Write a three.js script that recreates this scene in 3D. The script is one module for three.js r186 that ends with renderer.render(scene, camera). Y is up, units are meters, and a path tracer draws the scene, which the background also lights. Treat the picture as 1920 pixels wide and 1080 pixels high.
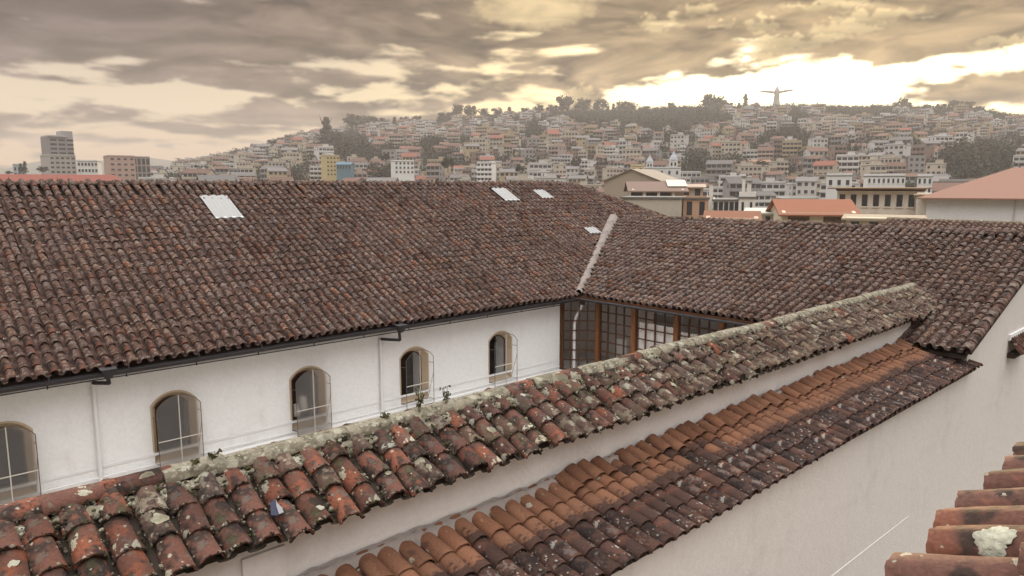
import * as THREE from 'three';
import { mergeGeometries } from 'three/addons/utils/BufferGeometryUtils.js';

// ------------------------------------------------------------------ camera
const EYE = 10, U3 = 3;                       // eye height; one layout unit is 3 m
const FPX = 1362, YAW = 47.3 * Math.PI / 180, PITCH = Math.atan(195 / FPX);
const scene = new THREE.Scene();
const camera = new THREE.PerspectiveCamera(2 * Math.atan(540 / FPX) * 180 / Math.PI, 16 / 9, 0.1, 9000);
const V3 = (x, y, z) => new THREE.Vector3(x, y, z);
const FH = V3(Math.cos(YAW), 0, -Math.sin(YAW)), RT = V3(Math.sin(YAW), 0, Math.cos(YAW)), UPV = V3(0, 1, 0);
const FW = FH.clone().multiplyScalar(Math.cos(PITCH)).addScaledVector(UPV, -Math.sin(PITCH));
const CU = FH.clone().multiplyScalar(Math.sin(PITCH)).addScaledVector(UPV, Math.cos(PITCH));
camera.position.set(0, EYE, 0);
camera.lookAt(V3(0, EYE, 0).add(FW));
camera.updateMatrixWorld();
// photo pixel (1920 x 1080) to a direction, and onto planes
const ray = (x, y) => FW.clone().addScaledVector(RT, (x - 960) / FPX).addScaledVector(CU, -(y - 540) / FPX);
const onZ = (x, y, z) => { const r = ray(x, y); return r.multiplyScalar(z / r.z).add(V3(0, EYE, 0)); };
const onX = (x, y, X) => { const r = ray(x, y); return r.multiplyScalar(X / r.x).add(V3(0, EYE, 0)); };
const onY = (x, y, Y) => { const r = ray(x, y); return r.multiplyScalar((Y - EYE) / r.y).add(V3(0, EYE, 0)); };
const toPx = (p) => { const q = p.clone().sub(V3(0, EYE, 0)), d = q.dot(FW); return [960 + FPX * q.dot(RT) / d, 540 - FPX * q.dot(CU) / d, d]; };
const atPx = (x, y, dist) => { const r = ray(x, y), h = Math.hypot(r.x, r.z); return r.multiplyScalar(dist / h).add(V3(0, EYE, 0)); };

// ------------------------------------------------------------------ noise
function mulberry(a) { return () => { a |= 0; a = a + 0x6D2B79F5 | 0; let t = Math.imul(a ^ a >>> 15, 1 | a); t = t + Math.imul(t ^ t >>> 7, 61 | t) ^ t; return ((t ^ t >>> 14) >>> 0) / 4294967296; }; }
const h2 = (x, y, s) => { let h = Math.imul(x, 374761393) + Math.imul(y, 668265263) + Math.imul(s, 1274126177) | 0; h = Math.imul(h ^ h >>> 13, 1274126177); h = Math.imul(h ^ h >>> 15, 2246822519); return ((h ^ h >>> 16) >>> 0) / 4294967296; };
const sm = (t) => t * t * (3 - 2 * t);
const mod = (a, n) => ((a % n) + n) % n;
function vn(x, y, s, per) {
  const ix = Math.floor(x), iy = Math.floor(y), fx = sm(x - ix), fy = sm(y - iy);
  const X0 = per ? mod(ix, per) : ix, X1 = per ? mod(ix + 1, per) : ix + 1, Y0 = per ? mod(iy, per) : iy, Y1 = per ? mod(iy + 1, per) : iy + 1;
  const a = h2(X0, Y0, s), b = h2(X1, Y0, s), c = h2(X0, Y1, s), d = h2(X1, Y1, s);
  return a + (b - a) * fx + (c - a) * fy + (a - b - c + d) * fx * fy;
}
function fbm(x, y, s, oct, per) { let v = 0, a = 0.5, n = 0; for (let i = 0; i < oct; i++) { v += a * vn(x, y, s + i * 17, per); n += a; x *= 2; y *= 2; if (per) per *= 2; a *= 0.5; } return v / n; }
const clamp = (x, a = 0, b = 1) => x < a ? a : x > b ? b : x;
const step = (a, b, x) => sm(clamp((x - a) / (b - a)));
const mix = (a, b, t) => a + (b - a) * t;
const mix3 = (a, b, t) => [mix(a[0], b[0], t), mix(a[1], b[1], t), mix(a[2], b[2], t)];

// ------------------------------------------------------------------ sky
const SUN_AZ = Math.atan((1510 - 960) / 1376), SUN_EL = 7.2 * Math.PI / 180;
const sunDir = V3().addScaledVector(FH, Math.cos(SUN_AZ)).addScaledVector(RT, Math.sin(SUN_AZ)).multiplyScalar(Math.cos(SUN_EL)).addScaledVector(UPV, Math.sin(SUN_EL)).normalize();
const SKY = { zenith: 3.65, mauve: [0.066, 0.052, 0.080], low: [0.225, 0.175, 0.172], gold: [0.62, 0.435, 0.22] };
{
  const W = 4096, H = 2048, data = new Float32Array(W * H * 4);
  const DEG = 180 / Math.PI;
  const angles = (x, y) => { const r = ray(x, y).normalize(); return [Math.atan2(r.dot(RT), r.dot(FH)) * DEG, Math.asin(r.y) * DEG]; };
  const sunA = SUN_AZ * DEG;
  // cloud masses (+) and breaks (-) in the photographed part of the sky: [px, py, half width, half height, weight]
  const masses = [
    [200, 45, 460, 50, 0.34], [640, 25, 330, 40, 0.30], [760, 80, 120, 22, 0.20], [60, 95, 160, 20, 0.22], [480, 118, 260, 18, 0.24], [130, 135, 260, 22, 0.15],
    [300, 152, 340, 12, -0.10], [120, 188, 210, 15, -0.36], [470, 178, 210, 14, -0.40], [640, 190, 90, 16, -0.42], [790, 165, 160, 10, -0.12], [330, 170, 120, 8, -0.2],
    [50, 225, 120, 20, 0.30], [420, 228, 190, 22, 0.34], [560, 215, 110, 16, 0.3], [700, 205, 110, 12, 0.15], [820, 205, 90, 16, 0.3], [250, 262, 260, 12, 0.10],
    [60, 296, 240, 13, -0.55], [380, 292, 170, 10, -0.5], [860, 112, 52, 9, 0.34], [840, 145, 40, 5, 0.2], [900, 140, 30, 6, -0.12], [895, 188, 26, 8, 0.24],
    [1030, 180, 120, 26, 0.38], [930, 205, 50, 8, -0.34], [1100, 90, 330, 50, 0.28], [1010, 130, 260, 24, 0.20], [1300, 110, 150, 32, 0.24],
    [1240, 188, 120, 14, -0.75], [1420, 180, 240, 30, -0.95], [1590, 170, 190, 36, -1.0], [1700, 118, 230, 12, -0.55], [1880, 112, 90, 9, -0.55], [1330, 165, 110, 14, -0.5],
    [1620, 90, 200, 44, 0.42], [1800, 45, 180, 44, 0.38], [1820, 165, 140, 30, 0.75], [1900, 150, 120, 36, 0.5], [1790, 205, 120, 8, -0.5], [1900, 215, 80, 10, -0.4], [1480, 40, 120, 26, -0.02],
    [1300, 0, 300, 30, 0.35], [1750, 0, 200, 22, 0.25], [1440, 105, 60, 14, -0.1],
  ].map(([x, y, w, h, k]) => { const [a, e] = angles(x, y); return [a, e, w / 1376 * DEG, h / 1376 * DEG, k]; });
  // sunlit cumulus heads
  const heads = [[1005, 18, 105, 30], [960, 8, 60, 20], [1232, 45, 38, 12], [1312, 19, 32, 12], [1366, 44, 18, 8], [1430, 44, 20, 10], [1330, 50, 12, 6], [1640, 30, 60, 12], [1580, 52, 60, 14], [1490, 80, 80, 12], [1420, 100, 40, 10], [1080, 175, 26, 14], [1430, 60, 14, 6], [1560, 6, 80, 7], [1880, 75, 50, 9]]
    .map(([x, y, w, h]) => { const [a, e] = angles(x, y); return [a, e, w / 1376 * DEG, h / 1376 * DEG]; });
  for (let j = 0; j < H; j++) {
    const el = ((j + 0.5) / H - 0.5) * Math.PI, e = el * DEG, ce = Math.cos(el), se = Math.sin(el);
    for (let i = 0; i < W; i++) {
      const k = (j * W + i) * 4; data[k + 3] = 1;
      if (e < -1) { data[k] = 0.34; data[k + 1] = 0.29; data[k + 2] = 0.25; continue; }
      const ph = ((i + 0.5) / W - 0.5) * 2 * Math.PI;
      let a = ph * DEG + YAW * DEG; if (a > 180) a -= 360; if (a < -180) a += 360;
      const dx = Math.cos(ph) * ce, dz = Math.sin(ph) * ce, t = 1 / (Math.max(se, 0) + 0.10);
      const qx = dx * t, qz = dz * t, wn = step(26, 17, e) * step(56, 42, Math.abs(a)), near = wn > 0;
      const w1 = fbm(qx * 0.9, qz * 0.9, 5, 3) - 0.5, w2 = fbm(qx * 0.9 + 9, qz * 0.9, 6, 3) - 0.5;
      let n = fbm(qx * 1.15 + w1 * 1.6 + 3.1, qz * 1.15 + w2 * 1.6, 11, 5) - 0.5, m = 0, lit = 0, top = 0, fine = fbm(qx * 5 + w1 * 3, qz * 5, 71, 3) - 0.5;
      const g = Math.exp(-Math.pow(Math.hypot((a - sunA) * 0.72, (e - 6) * 1.2) / 15, 2)), gw = Math.exp(-Math.pow(Math.hypot((a - sunA) * 0.8, (e - 6) * 0.8) / 34, 2));
      if (near) {
        const s1 = fbm(a * 0.09, e * 0.4, 21, 3) - 0.5, s2 = fbm(a * 0.09 + 4, e * 0.4, 23, 3) - 0.5;
        const ns = fbm(a * 0.13 + s1 * 1.6, e * 0.62 + s2 * 1.6 + a * 0.012, 27, 7) - 0.5, nt = fbm(a * 0.26 + s2 * 2.2 + 8, e * 1.35 + s1 * 2.2 + a * 0.02, 28, 6) - 0.5; n = mix(n, ns * 0.75 + nt * 0.7, wn);
        fine = mix(fine, fbm(a * 0.32 + s1 * 3, e * 1.3 + s2 * 3, 29, 6) - 0.5, wn);
        const ja = a + (fbm(a * 0.5, e * 1.2, 31, 5) - 0.5) * 5, je = e + (fbm(a * 0.5 + 7, e * 1.4, 33, 6) - 0.5) * 1.7;
        for (const [ma, me, mw, mh, wt] of masses) { const d = ((ja - ma) / mw) ** 2 + ((je - me) / mh) ** 2; if (d < 6) m += wt * Math.exp(-d * 0.9); }
        const pa = a + (fbm(a * 1.5, e * 2.1, 41, 6) - 0.5) * 2.4, pe = e + (fbm(a * 1.5 + 5, e * 2.1, 43, 6) - 0.5) * 1.5;
        for (const [ma, me, mw, mh] of heads) { const d = ((pa - ma) / mw) ** 2 + ((pe - me) / mh) ** 2; if (d < 2.2) { const q = step(1.5, 0.45, d); if (q > lit) { lit = q; top = (e - me) / mh; } } }
      }
      const dens = step(-0.22, 0.25, n * 2.1 + m * 0.95 + 0.05 + 0.30 * (1 - wn));
      // thick cloud and the breaks behind it: mauve grey away from the sun, golden towards it
      let cloud = mix3(mix3(SKY.mauve, SKY.low, step(13, 3, e) * 0.9), SKY.gold, clamp(gw * 0.55 + g * 0.5));
      const cs = 1 + fine * 1.9 + (0.5 - dens) * 0.5; cloud = cloud.map((v) => v * cs);
      let gap = mix3([0.62, 0.52, 0.45], [0.92, 0.75, 0.47], clamp(step(-35, 10, a) * 0.5 + 0.55 * step(12, 5, e)));
      gap = mix3(gap, [0.60, 0.37, 0.20], step(5.2, 2.0, e) * step(0, -15, a) * 0.75);
      gap = mix3(gap, [1.3, 0.95, 0.43], clamp(g * 2.2)); gap = mix3(gap, [3.0, 2.6, 1.7], clamp(Math.pow(g, 1.6) * 1.1));
      let c = mix3(gap, cloud, dens);
      const hb = clamp(0.82 + fine * 1.3 + top * 0.20, 0.4, 1.25); c = mix3(c, mix3([0.80, 0.60, 0.33], [1.0, 0.76, 0.38], g).map((v) => v * hb), lit * 0.9);
      // higher up and round behind the camera the deck thins: an even, bright overcast
      const hi = step(20, 56, e);
      if (hi > 0) { const bb = SKY.zenith * (1 + n * 0.3); c = mix3(c, [bb, bb * 1.0, bb * 1.005], hi); }
      data[k] = c[0]; data[k + 1] = c[1]; data[k + 2] = c[2];
    }
  }
  const sky = new THREE.DataTexture(data, W, H, THREE.RGBAFormat, THREE.FloatType);
  sky.mapping = THREE.EquirectangularReflectionMapping; sky.magFilter = THREE.LinearFilter; sky.minFilter = THREE.LinearFilter; sky.needsUpdate = true;
  scene.background = sky; scene.environment = sky;
}
const sun = new THREE.DirectionalLight(new THREE.Color(1, 0.74, 0.40), 4.5);
sun.position.copy(sunDir).multiplyScalar(300); sun.castShadow = true; sun.shadow.radius = 12; sun.shadow.mapSize.set(2048, 2048);
sun.shadow.camera.left = -60; sun.shadow.camera.right = 60; sun.shadow.camera.top = 60; sun.shadow.camera.bottom = -60; sun.shadow.camera.far = 900;
scene.add(sun); scene.add(sun.target);
scene.fog = new THREE.FogExp2(new THREE.Color(1, 0.905, 0.83), 0.00038);

// ------------------------------------------------------------------ helpers for naming and tagging
const taken = {};
const numbered = (n) => { const c = taken[n] = (taken[n] ?? -1) + 1; return c ? `${n}_${String(c).padStart(3, '0')}` : n; };
const shadows = (o) => { o.traverse((m) => { if (m.isMesh) { m.castShadow = m.receiveShadow = true; } }); return o; };
function tag(o, label, category, group) { o.userData.label = label; o.userData.category = category; if (group) o.userData.group = group; return o; }
function thing(name, label, category, pos = [0, 0, 0], group) { const o = new THREE.Group(); o.name = numbered(name); o.position.set(...pos); scene.add(o); return tag(o, label, category, group); }
function part(parent, name, geo, mat, label) { const m = new THREE.Mesh(geo, mat); m.name = name; parent.add(m); if (label) m.userData.label = label; return m; }
function structure(name, geo, mat) { const m = new THREE.Mesh(geo, mat); m.name = name; m.userData.kind = 'structure'; scene.add(m); return m; }
const tf = (g, x = 0, y = 0, z = 0, ry = 0, rx = 0, rz = 0) => { g.applyMatrix4(new THREE.Matrix4().compose(V3(x, y, z), new THREE.Quaternion().setFromEuler(new THREE.Euler(rx, ry, rz)), V3(1, 1, 1))); return g; };
const box = (x0, x1, y0, y1, z0, z1) => tf(new THREE.BoxGeometry(x1 - x0, y1 - y0, z1 - z0), (x0 + x1) / 2, (y0 + y1) / 2, (z0 + z1) / 2);
function metreUV(g, k = 1) {   // uv in metres from position, by the way the face points
  if (g.index) g = g.toNonIndexed();
  const p = g.attributes.position, uv = new Float32Array(p.count * 2), A = V3(), B = V3(), C = V3();
  for (let i = 0; i < p.count; i += 3) {
    A.fromBufferAttribute(p, i); B.fromBufferAttribute(p, i + 1); C.fromBufferAttribute(p, i + 2);
    const n = B.clone().sub(A).cross(C.clone().sub(A)), ax = Math.abs(n.x), ay = Math.abs(n.y), az = Math.abs(n.z);
    [A, B, C].forEach((q, j) => { const [a, b] = ay > ax && ay > az ? [q.x, q.z] : ax > az ? [q.z, q.y] : [q.x, q.y]; uv[(i + j) * 2] = a * k; uv[(i + j) * 2 + 1] = b * k; });
  }
  g.setAttribute('uv', new THREE.BufferAttribute(uv, 2)); return g;
}
function merge(list) { const l = list.map((g) => { let q = g.index ? g.toNonIndexed() : g; for (const k of Object.keys(q.attributes)) if (!['position', 'normal', 'uv', 'color'].includes(k)) q.deleteAttribute(k); return q; }); return mergeGeometries(l); }
function tube(pts, r, seg = 8, closed = false) { const c = new THREE.CatmullRomCurve3(pts, closed, 'catmullrom', 0.02); return new THREE.TubeGeometry(c, pts.length * 6, r, seg, closed); }
function bar(a, b, r, seg = 6) { const g = new THREE.CylinderGeometry(r, r, a.distanceTo(b), seg); const q = new THREE.Quaternion().setFromUnitVectors(UPV, b.clone().sub(a).normalize()); g.applyQuaternion(q); const m = a.clone().add(b).multiplyScalar(0.5); g.translate(m.x, m.y, m.z); return g; }

// ------------------------------------------------------------------ textures: what surfaces are made of
function tex(size, fn, srgbOut = true) {
  const d = new Uint8Array(size * size * 4), enc = (v) => srgbOut ? 255 * Math.pow(clamp(v), 1 / 2.2) : 255 * clamp(v);
  for (let j = 0; j < size; j++) for (let i = 0; i < size; i++) { const c = fn(i / size, j / size), k = (j * size + i) * 4; d[k] = enc(c[0]); d[k + 1] = enc(c[1]); d[k + 2] = enc(c[2]); d[k + 3] = 255; }
  const t = new THREE.DataTexture(d, size, size); t.wrapS = t.wrapT = THREE.RepeatWrapping; t.magFilter = THREE.LinearFilter; t.minFilter = THREE.LinearMipmapLinearFilter; t.generateMipmaps = true;
  if (srgbOut) t.colorSpace = THREE.SRGBColorSpace; t.needsUpdate = true; return t;
}
// rounded crusts with ragged rims on a periodic unit square: returns 0..1 cover and 0..1 rim
function crust(u, v, n, s, chance, rmax, rag) {
  const x = u * n, y = v * n, ix = Math.floor(x), iy = Math.floor(y); let best = 0, rim = 0;
  for (let dx = -1; dx <= 1; dx++) for (let dy = -1; dy <= 1; dy++) {
    const cx = mod(ix + dx, n), cy = mod(iy + dy, n); if (h2(cx, cy, s) > chance) continue;
    const px = ix + dx + 0.2 + 0.6 * h2(cx, cy, s + 1), py = iy + dy + 0.2 + 0.6 * h2(cx, cy, s + 2), r = rmax * (0.35 + 0.65 * h2(cx, cy, s + 3));
    const d = Math.hypot(x - px, y - py) + rag; if (d < r) { best = Math.max(best, step(r, r * 0.86, d)); rim = Math.max(rim, step(r * 0.6, r * 0.9, d)); }
  }
  return [best, rim];
}
function clayTexture(seed, { base, warm, soot, lichen, sootAmt, lichenAmt, warmAmt, spots, spotChance, spotColor, moss = 0, size = 768 }) {
  return tex(size, (u, v) => {
    const a = fbm(u * 5, v * 5, seed, 5, 5), b = fbm(u * 9, v * 9, seed + 3, 5, 9), c = fbm(u * 24, v * 24, seed + 5, 4, 24), f = fbm(u * 90, v * 90, seed + 7, 3, 90);
    let col = mix3(base, warm, step(0.62 - warmAmt, 0.80 - warmAmt, a));
    col = mix3(col, soot, step(0.66 - sootAmt, 0.82 - sootAmt, b * 0.7 + c * 0.3));
    col = mix3(col, lichen, step(0.70 - lichenAmt, 0.80 - lichenAmt, c * 0.55 + fbm(u * 7, v * 7, seed + 11, 4, 7) * 0.45) * 0.8);
    if (moss) col = mix3(col, [0.048, 0.043, 0.020], step(0.72 - moss, 0.82 - moss, fbm(u * 8, v * 8, seed + 21, 5, 8) * 0.75 + f * 0.25) * 0.8);
    const rag = (c - 0.5) * 0.6 + (f - 0.5) * 0.35;
    const [s1, r1] = crust(u, v, spots, seed + 31, spotChance, 0.42, rag), [s2, r2] = crust(u, v, spots * 4, seed + 37, spotChance * 0.7, 0.34, rag * 1.6);
    const sp = mix3(spotColor, [spotColor[0] * 1.2, spotColor[1] * 1.2, spotColor[2] * 1.15], r1);
    col = mix3(col, mix3(sp, [sp[0] * 0.6, sp[1] * 0.6, sp[2] * 0.55], step(0.55, 0.7, f) * 0.7), s1); col = mix3(col, spotColor, s2 * 0.85);
    const k = 0.72 + 0.56 * f; return [col[0] * k, col[1] * k, col[2] * k];
  });
}
const bumpTex = tex(512, (u, v) => { const a = fbm(u * 10, v * 10, 401, 4, 10) * 0.45 + fbm(u * 48, v * 48, 409, 4, 48) * 0.55; return [a, a, a]; }, false);
const std = (o) => new THREE.MeshPhysicalMaterial({ roughness: 0.9, specularIntensity: 0.25, ...o });   // weathered, matt surfaces
const clayRoof = clayTexture(100, { base: [0.064, 0.034, 0.025], warm: [0.096, 0.036, 0.020], soot: [0.021, 0.0115, 0.009], lichen: [0.150, 0.113, 0.091], sootAmt: 0.16, lichenAmt: 0.20, warmAmt: 0.02, spots: 9, spotChance: 0.05, spotColor: [0.17, 0.14, 0.112] });
const clayCoping = clayTexture(200, { base: [0.100, 0.044, 0.031], warm: [0.165, 0.056, 0.031], soot: [0.028, 0.018, 0.014], lichen: [0.105, 0.078, 0.060], sootAmt: 0.17, lichenAmt: 0.13, warmAmt: 0.05, spots: 7, spotChance: 0.12, spotColor: [0.30, 0.28, 0.215], moss: 0.07 });
const clayCrusted = clayTexture(300, { base: [0.084, 0.049, 0.036], warm: [0.125, 0.052, 0.033], soot: [0.032, 0.021, 0.016], lichen: [0.165, 0.130, 0.092], sootAmt: 0.16, lichenAmt: 0.145, warmAmt: 0.03, spots: 7, spotChance: 0.14, spotColor: [0.25, 0.22, 0.165], moss: 0.06 });
const clayBlack = clayTexture(500, { base: [0.052, 0.025, 0.018], warm: [0.088, 0.035, 0.021], soot: [0.018, 0.010, 0.008], lichen: [0.115, 0.087, 0.074], sootAmt: 0.18, lichenAmt: 0.11, warmAmt: 0.06, spots: 8, spotChance: 0.10, spotColor: [0.23, 0.21, 0.18] });
const clayClean = clayTexture(600, { base: [0.145, 0.063, 0.034], warm: [0.185, 0.086, 0.047], soot: [0.085, 0.040, 0.025], lichen: [0.21, 0.13, 0.085], sootAmt: 0.07, lichenAmt: 0.02, warmAmt: 0.08, spots: 9, spotChance: 0.03, spotColor: [0.30, 0.27, 0.21], size: 512 });
// half scoured, half blackened clay: the stain's ragged edge runs across the tile (v 0.25..0.55)
const clayMixed = tex(512, (u, v) => {
  const a = fbm(u * 6, v * 6, 700, 5, 6), c = fbm(u * 24, v * 24, 705, 4, 24), f = fbm(u * 90, v * 90, 707, 3, 90);
  const clean = mix3([0.14, 0.061, 0.033], [0.18, 0.083, 0.045], a), dark = mix3([0.028, 0.016, 0.012], [0.075, 0.034, 0.023], c);
  const k = 0.75 + 0.5 * f, col = mix3(dark, clean, step(0.30, 0.52, v + (a - 0.5) * 0.55 + (c - 0.5) * 0.35)); return [col[0] * k, col[1] * k, col[2] * k];
});
const crustTex = clayTexture(800, { base: [0.160, 0.138, 0.098], warm: [0.13, 0.078, 0.05], soot: [0.055, 0.042, 0.030], lichen: [0.255, 0.225, 0.165], sootAmt: 0.13, lichenAmt: 0.22, warmAmt: -0.02, spots: 8, spotChance: 0.3, spotColor: [0.32, 0.30, 0.235], moss: 0.08 });
const plasterTex = (seed, c, dirt, amt) => tex(768, (u, v) => {
  const a = fbm(u * 3, v * 3, seed, 5, 3), b = fbm(u * 14, v * 14, seed + 3, 5, 14), f = fbm(u * 80, v * 80, seed + 5, 3, 80), d = fbm(u * 30, v * 3, seed + 9, 4, 6);
  const col = mix3(c, dirt, step(0.52, 0.85, a * 0.5 + b * 0.3 + d * 0.2) * amt), k = 0.95 + 0.1 * f; return [col[0] * k, col[1] * k, col[2] * k];
});
const tiled = (t, n) => { const c = t.clone(); c.repeat.set(n, n); c.needsUpdate = true; return c; };
const bumpy = (o, map, k = 0.004) => std({ map, bumpMap: bumpTex, bumpScale: k, ...o });
const M = {
  roof: bumpy({ vertexColors: true, roughness: 0.82 }, clayRoof, 0.006),
  white: bumpy({ roughness: 0.93 }, tiled(plasterTex(901, [0.82, 0.815, 0.80], [0.66, 0.63, 0.59], 0.55), 0.3), 0.006),
  cream: bumpy({ roughness: 0.93 }, tiled(plasterTex(931, [0.70, 0.652, 0.615], [0.56, 0.51, 0.47], 0.55), 0.3), 0.006),
  ochre: bumpy({}, tiled(plasterTex(951, [0.52, 0.41, 0.285], [0.40, 0.30, 0.20], 0.7), 0.8), 0.003),
  moulding: std({ color: new THREE.Color(0.76, 0.745, 0.725), roughness: 0.85 }),
  mortar: bumpy({ roughness: 1 }, tiled(plasterTex(971, [0.25, 0.21, 0.185], [0.12, 0.098, 0.085], 0.9), 0.9), 0.012),
  earth: bumpy({ roughness: 1 }, tiled(plasterTex(981, [0.040, 0.030, 0.022], [0.10, 0.088, 0.062], 0.9), 1.3), 0.012),
  crust: bumpy({ roughness: 1 }, crustTex, 0.012),
  gutter: std({ color: new THREE.Color(0.028, 0.024, 0.026), roughness: 0.55, specularIntensity: 0.7 }),
  pipe: std({ color: new THREE.Color(0.74, 0.73, 0.71), roughness: 0.6 }),
  iron: std({ color: new THREE.Color(0.13, 0.10, 0.085), roughness: 0.7 }),
  paleBar: std({ color: new THREE.Color(0.58, 0.53, 0.46), roughness: 0.7 }),
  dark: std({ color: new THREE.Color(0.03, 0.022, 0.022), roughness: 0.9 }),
  deck: bumpy({ roughness: 1 }, tiled(plasterTex(985, [0.038, 0.024, 0.018], [0.022, 0.014, 0.011], 0.9), 1.3), 0.01),
  soffit: std({ color: new THREE.Color(0.30, 0.26, 0.23), roughness: 0.95 }),
  wire: std({ color: new THREE.Color(0.04, 0.035, 0.035), roughness: 0.6 }),
};
const woodTex = (seed, a, b) => tex(512, (u, v) => { const g = fbm(u * 40, v * 3, seed, 5, 3 * 40), w = fbm(u * 6, v * 2, seed + 4, 4, 12); const k = 0.8 + 0.4 * fbm(u * 120, v * 8, seed + 9, 2, 960); const c = mix3(a, b, clamp(g * 0.7 + w * 0.5 - 0.1)); return [c[0] * k, c[1] * k, c[2] * k]; });
M.wood = bumpy({ roughness: 0.5, specularIntensity: 0.6 }, woodTex(1001, [0.13, 0.045, 0.014], [0.27, 0.10, 0.026]), 0.002);
M.woodDark = bumpy({ roughness: 0.55 }, woodTex(1021, [0.055, 0.022, 0.011], [0.12, 0.046, 0.018]), 0.002);
M.glass = new THREE.MeshPhysicalMaterial({ transmission: 1, thickness: 0, roughness: 0.02, ior: 1.5, color: 0xffffff });
M.frosted = new THREE.MeshPhysicalMaterial({ transmission: 0.95, thickness: 0.005, roughness: 0.26, ior: 1.45, color: new THREE.Color(0.80, 0.77, 0.74) });
M.sheet = new THREE.MeshPhysicalMaterial({ color: new THREE.Color(0.30, 0.293, 0.275), roughness: 0.45, transmission: 0.15, thickness: 0 });
M.curtain = std({ color: new THREE.Color(0.84, 0.81, 0.77), roughness: 1 });
const tints = (map, list, k = 0.006, rough = 0.85) => list.map((c) => bumpy({ color: new THREE.Color(...c), roughness: rough }, map, k));
const G3 = (k, r = 1) => [k * r, k, k / r];
M.channel = bumpy({}, clayBlack, 0.006);
M.roofTiles = tints(clayRoof, [G3(1.08), G3(0.95), G3(1.2), G3(1.05, 1.05), G3(1.28), G3(0.9), G3(1.12, 1.09), G3(1.15, 0.97)]);
M.copingTiles = tints(clayCoping, [G3(1), G3(0.8), G3(1.15, 1.04), G3(0.9, 0.94), G3(1.25), G3(0.95, 1.06)], 0.008);
M.crustedTiles = tints(clayCrusted, [G3(1), G3(0.82), G3(1.2), G3(0.95, 1.06), G3(1.1, 0.95)], 0.008);
M.blackTiles = tints(clayBlack, [G3(1), G3(0.8), G3(1.25), G3(1.1, 1.06), G3(0.9, 0.95)], 0.008, 0.78);
M.cleanTiles = tints(clayClean, [G3(1), G3(0.85), G3(1.1, 1.03), G3(0.78, 1.04)], 0.004, 0.8);
M.mixedTiles = tints(clayMixed, [G3(1), G3(0.88), G3(1.12, 1.03)], 0.006, 0.8);

// ------------------------------------------------------------------ barrel tile
// lies along -z (up the slope): mouth at z = 0, narrow end at z = -L, rests on y = 0
function tileGeo({ r = 0.078, r2 = 0.062, L = 0.36, th = 0.014, seg = 7, ls = 1, rnd, flat = 0.88, wob = 0.004, unitV = false, tip = 0 }) {
  const pos = [], nor = [], uv = [], idx = [], ou = rnd() * 7, ov = rnd() * 7, ph = rnd() * 9, kx = (rnd() - 0.5) * wob * 3;
  const ring = (z, k, R, inner) => { for (let s = 0; s <= seg; s++) { const t = Math.PI * s / seg, w = 1 + (Math.sin(ph + s * 1.7 + z * 9) * wob / 0.08) * 0.8; const rr = R * w; pos.push(-Math.cos(t) * rr + kx * k, Math.sin(t) * rr * flat + tip * (1 - k), z); const n = V3(-Math.cos(t), Math.sin(t) / flat, 0.06).normalize().multiplyScalar(inner ? -1 : 1); nor.push(n.x, n.y, n.z); uv.push(ou + t * R, unitV ? k * 0.8 + 0.1 : ov + k * L); } };
  for (let l = 0; l <= ls; l++) ring(-L * l / ls, l / ls, r + (r2 - r) * l / ls);
  for (let l = 0; l < ls; l++) for (let s = 0; s < seg; s++) { const a = l * (seg + 1) + s, b = a + seg + 1; idx.push(a, a + 1, b, a + 1, b + 1, b); }
  let o = pos.length / 3; ring(0, 0, r); ring(0, 0, r - th); // the mouth's rim
  for (let q = o; q < pos.length / 3; q++) { nor[q * 3] = 0; nor[q * 3 + 1] = 0.1; nor[q * 3 + 2] = 0.99; }
  for (let s = 0; s < seg; s++) { const a = o + s, b = a + seg + 1; idx.push(a, b, a + 1, a + 1, b, b + 1); }
  o = pos.length / 3; ring(0, 0, r - th, true); ring(-L * 0.7, 0.7, r2 - th, true);
  for (let s = 0; s < seg; s++) { const a = o + s, b = a + seg + 1; idx.push(a, b, a + 1, a + 1, b, b + 1); }
  const g = new THREE.BufferGeometry(); g.setAttribute('position', new THREE.Float32BufferAttribute(pos, 3)); g.setAttribute('normal', new THREE.Float32BufferAttribute(nor, 3)); g.setAttribute('uv', new THREE.Float32BufferAttribute(uv, 2)); g.setIndex(idx); return g;
}
const variants = (n, seed, o) => { const rnd = mulberry(seed); return Array.from({ length: n }, () => tileGeo({ ...o, rnd })); };
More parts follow.
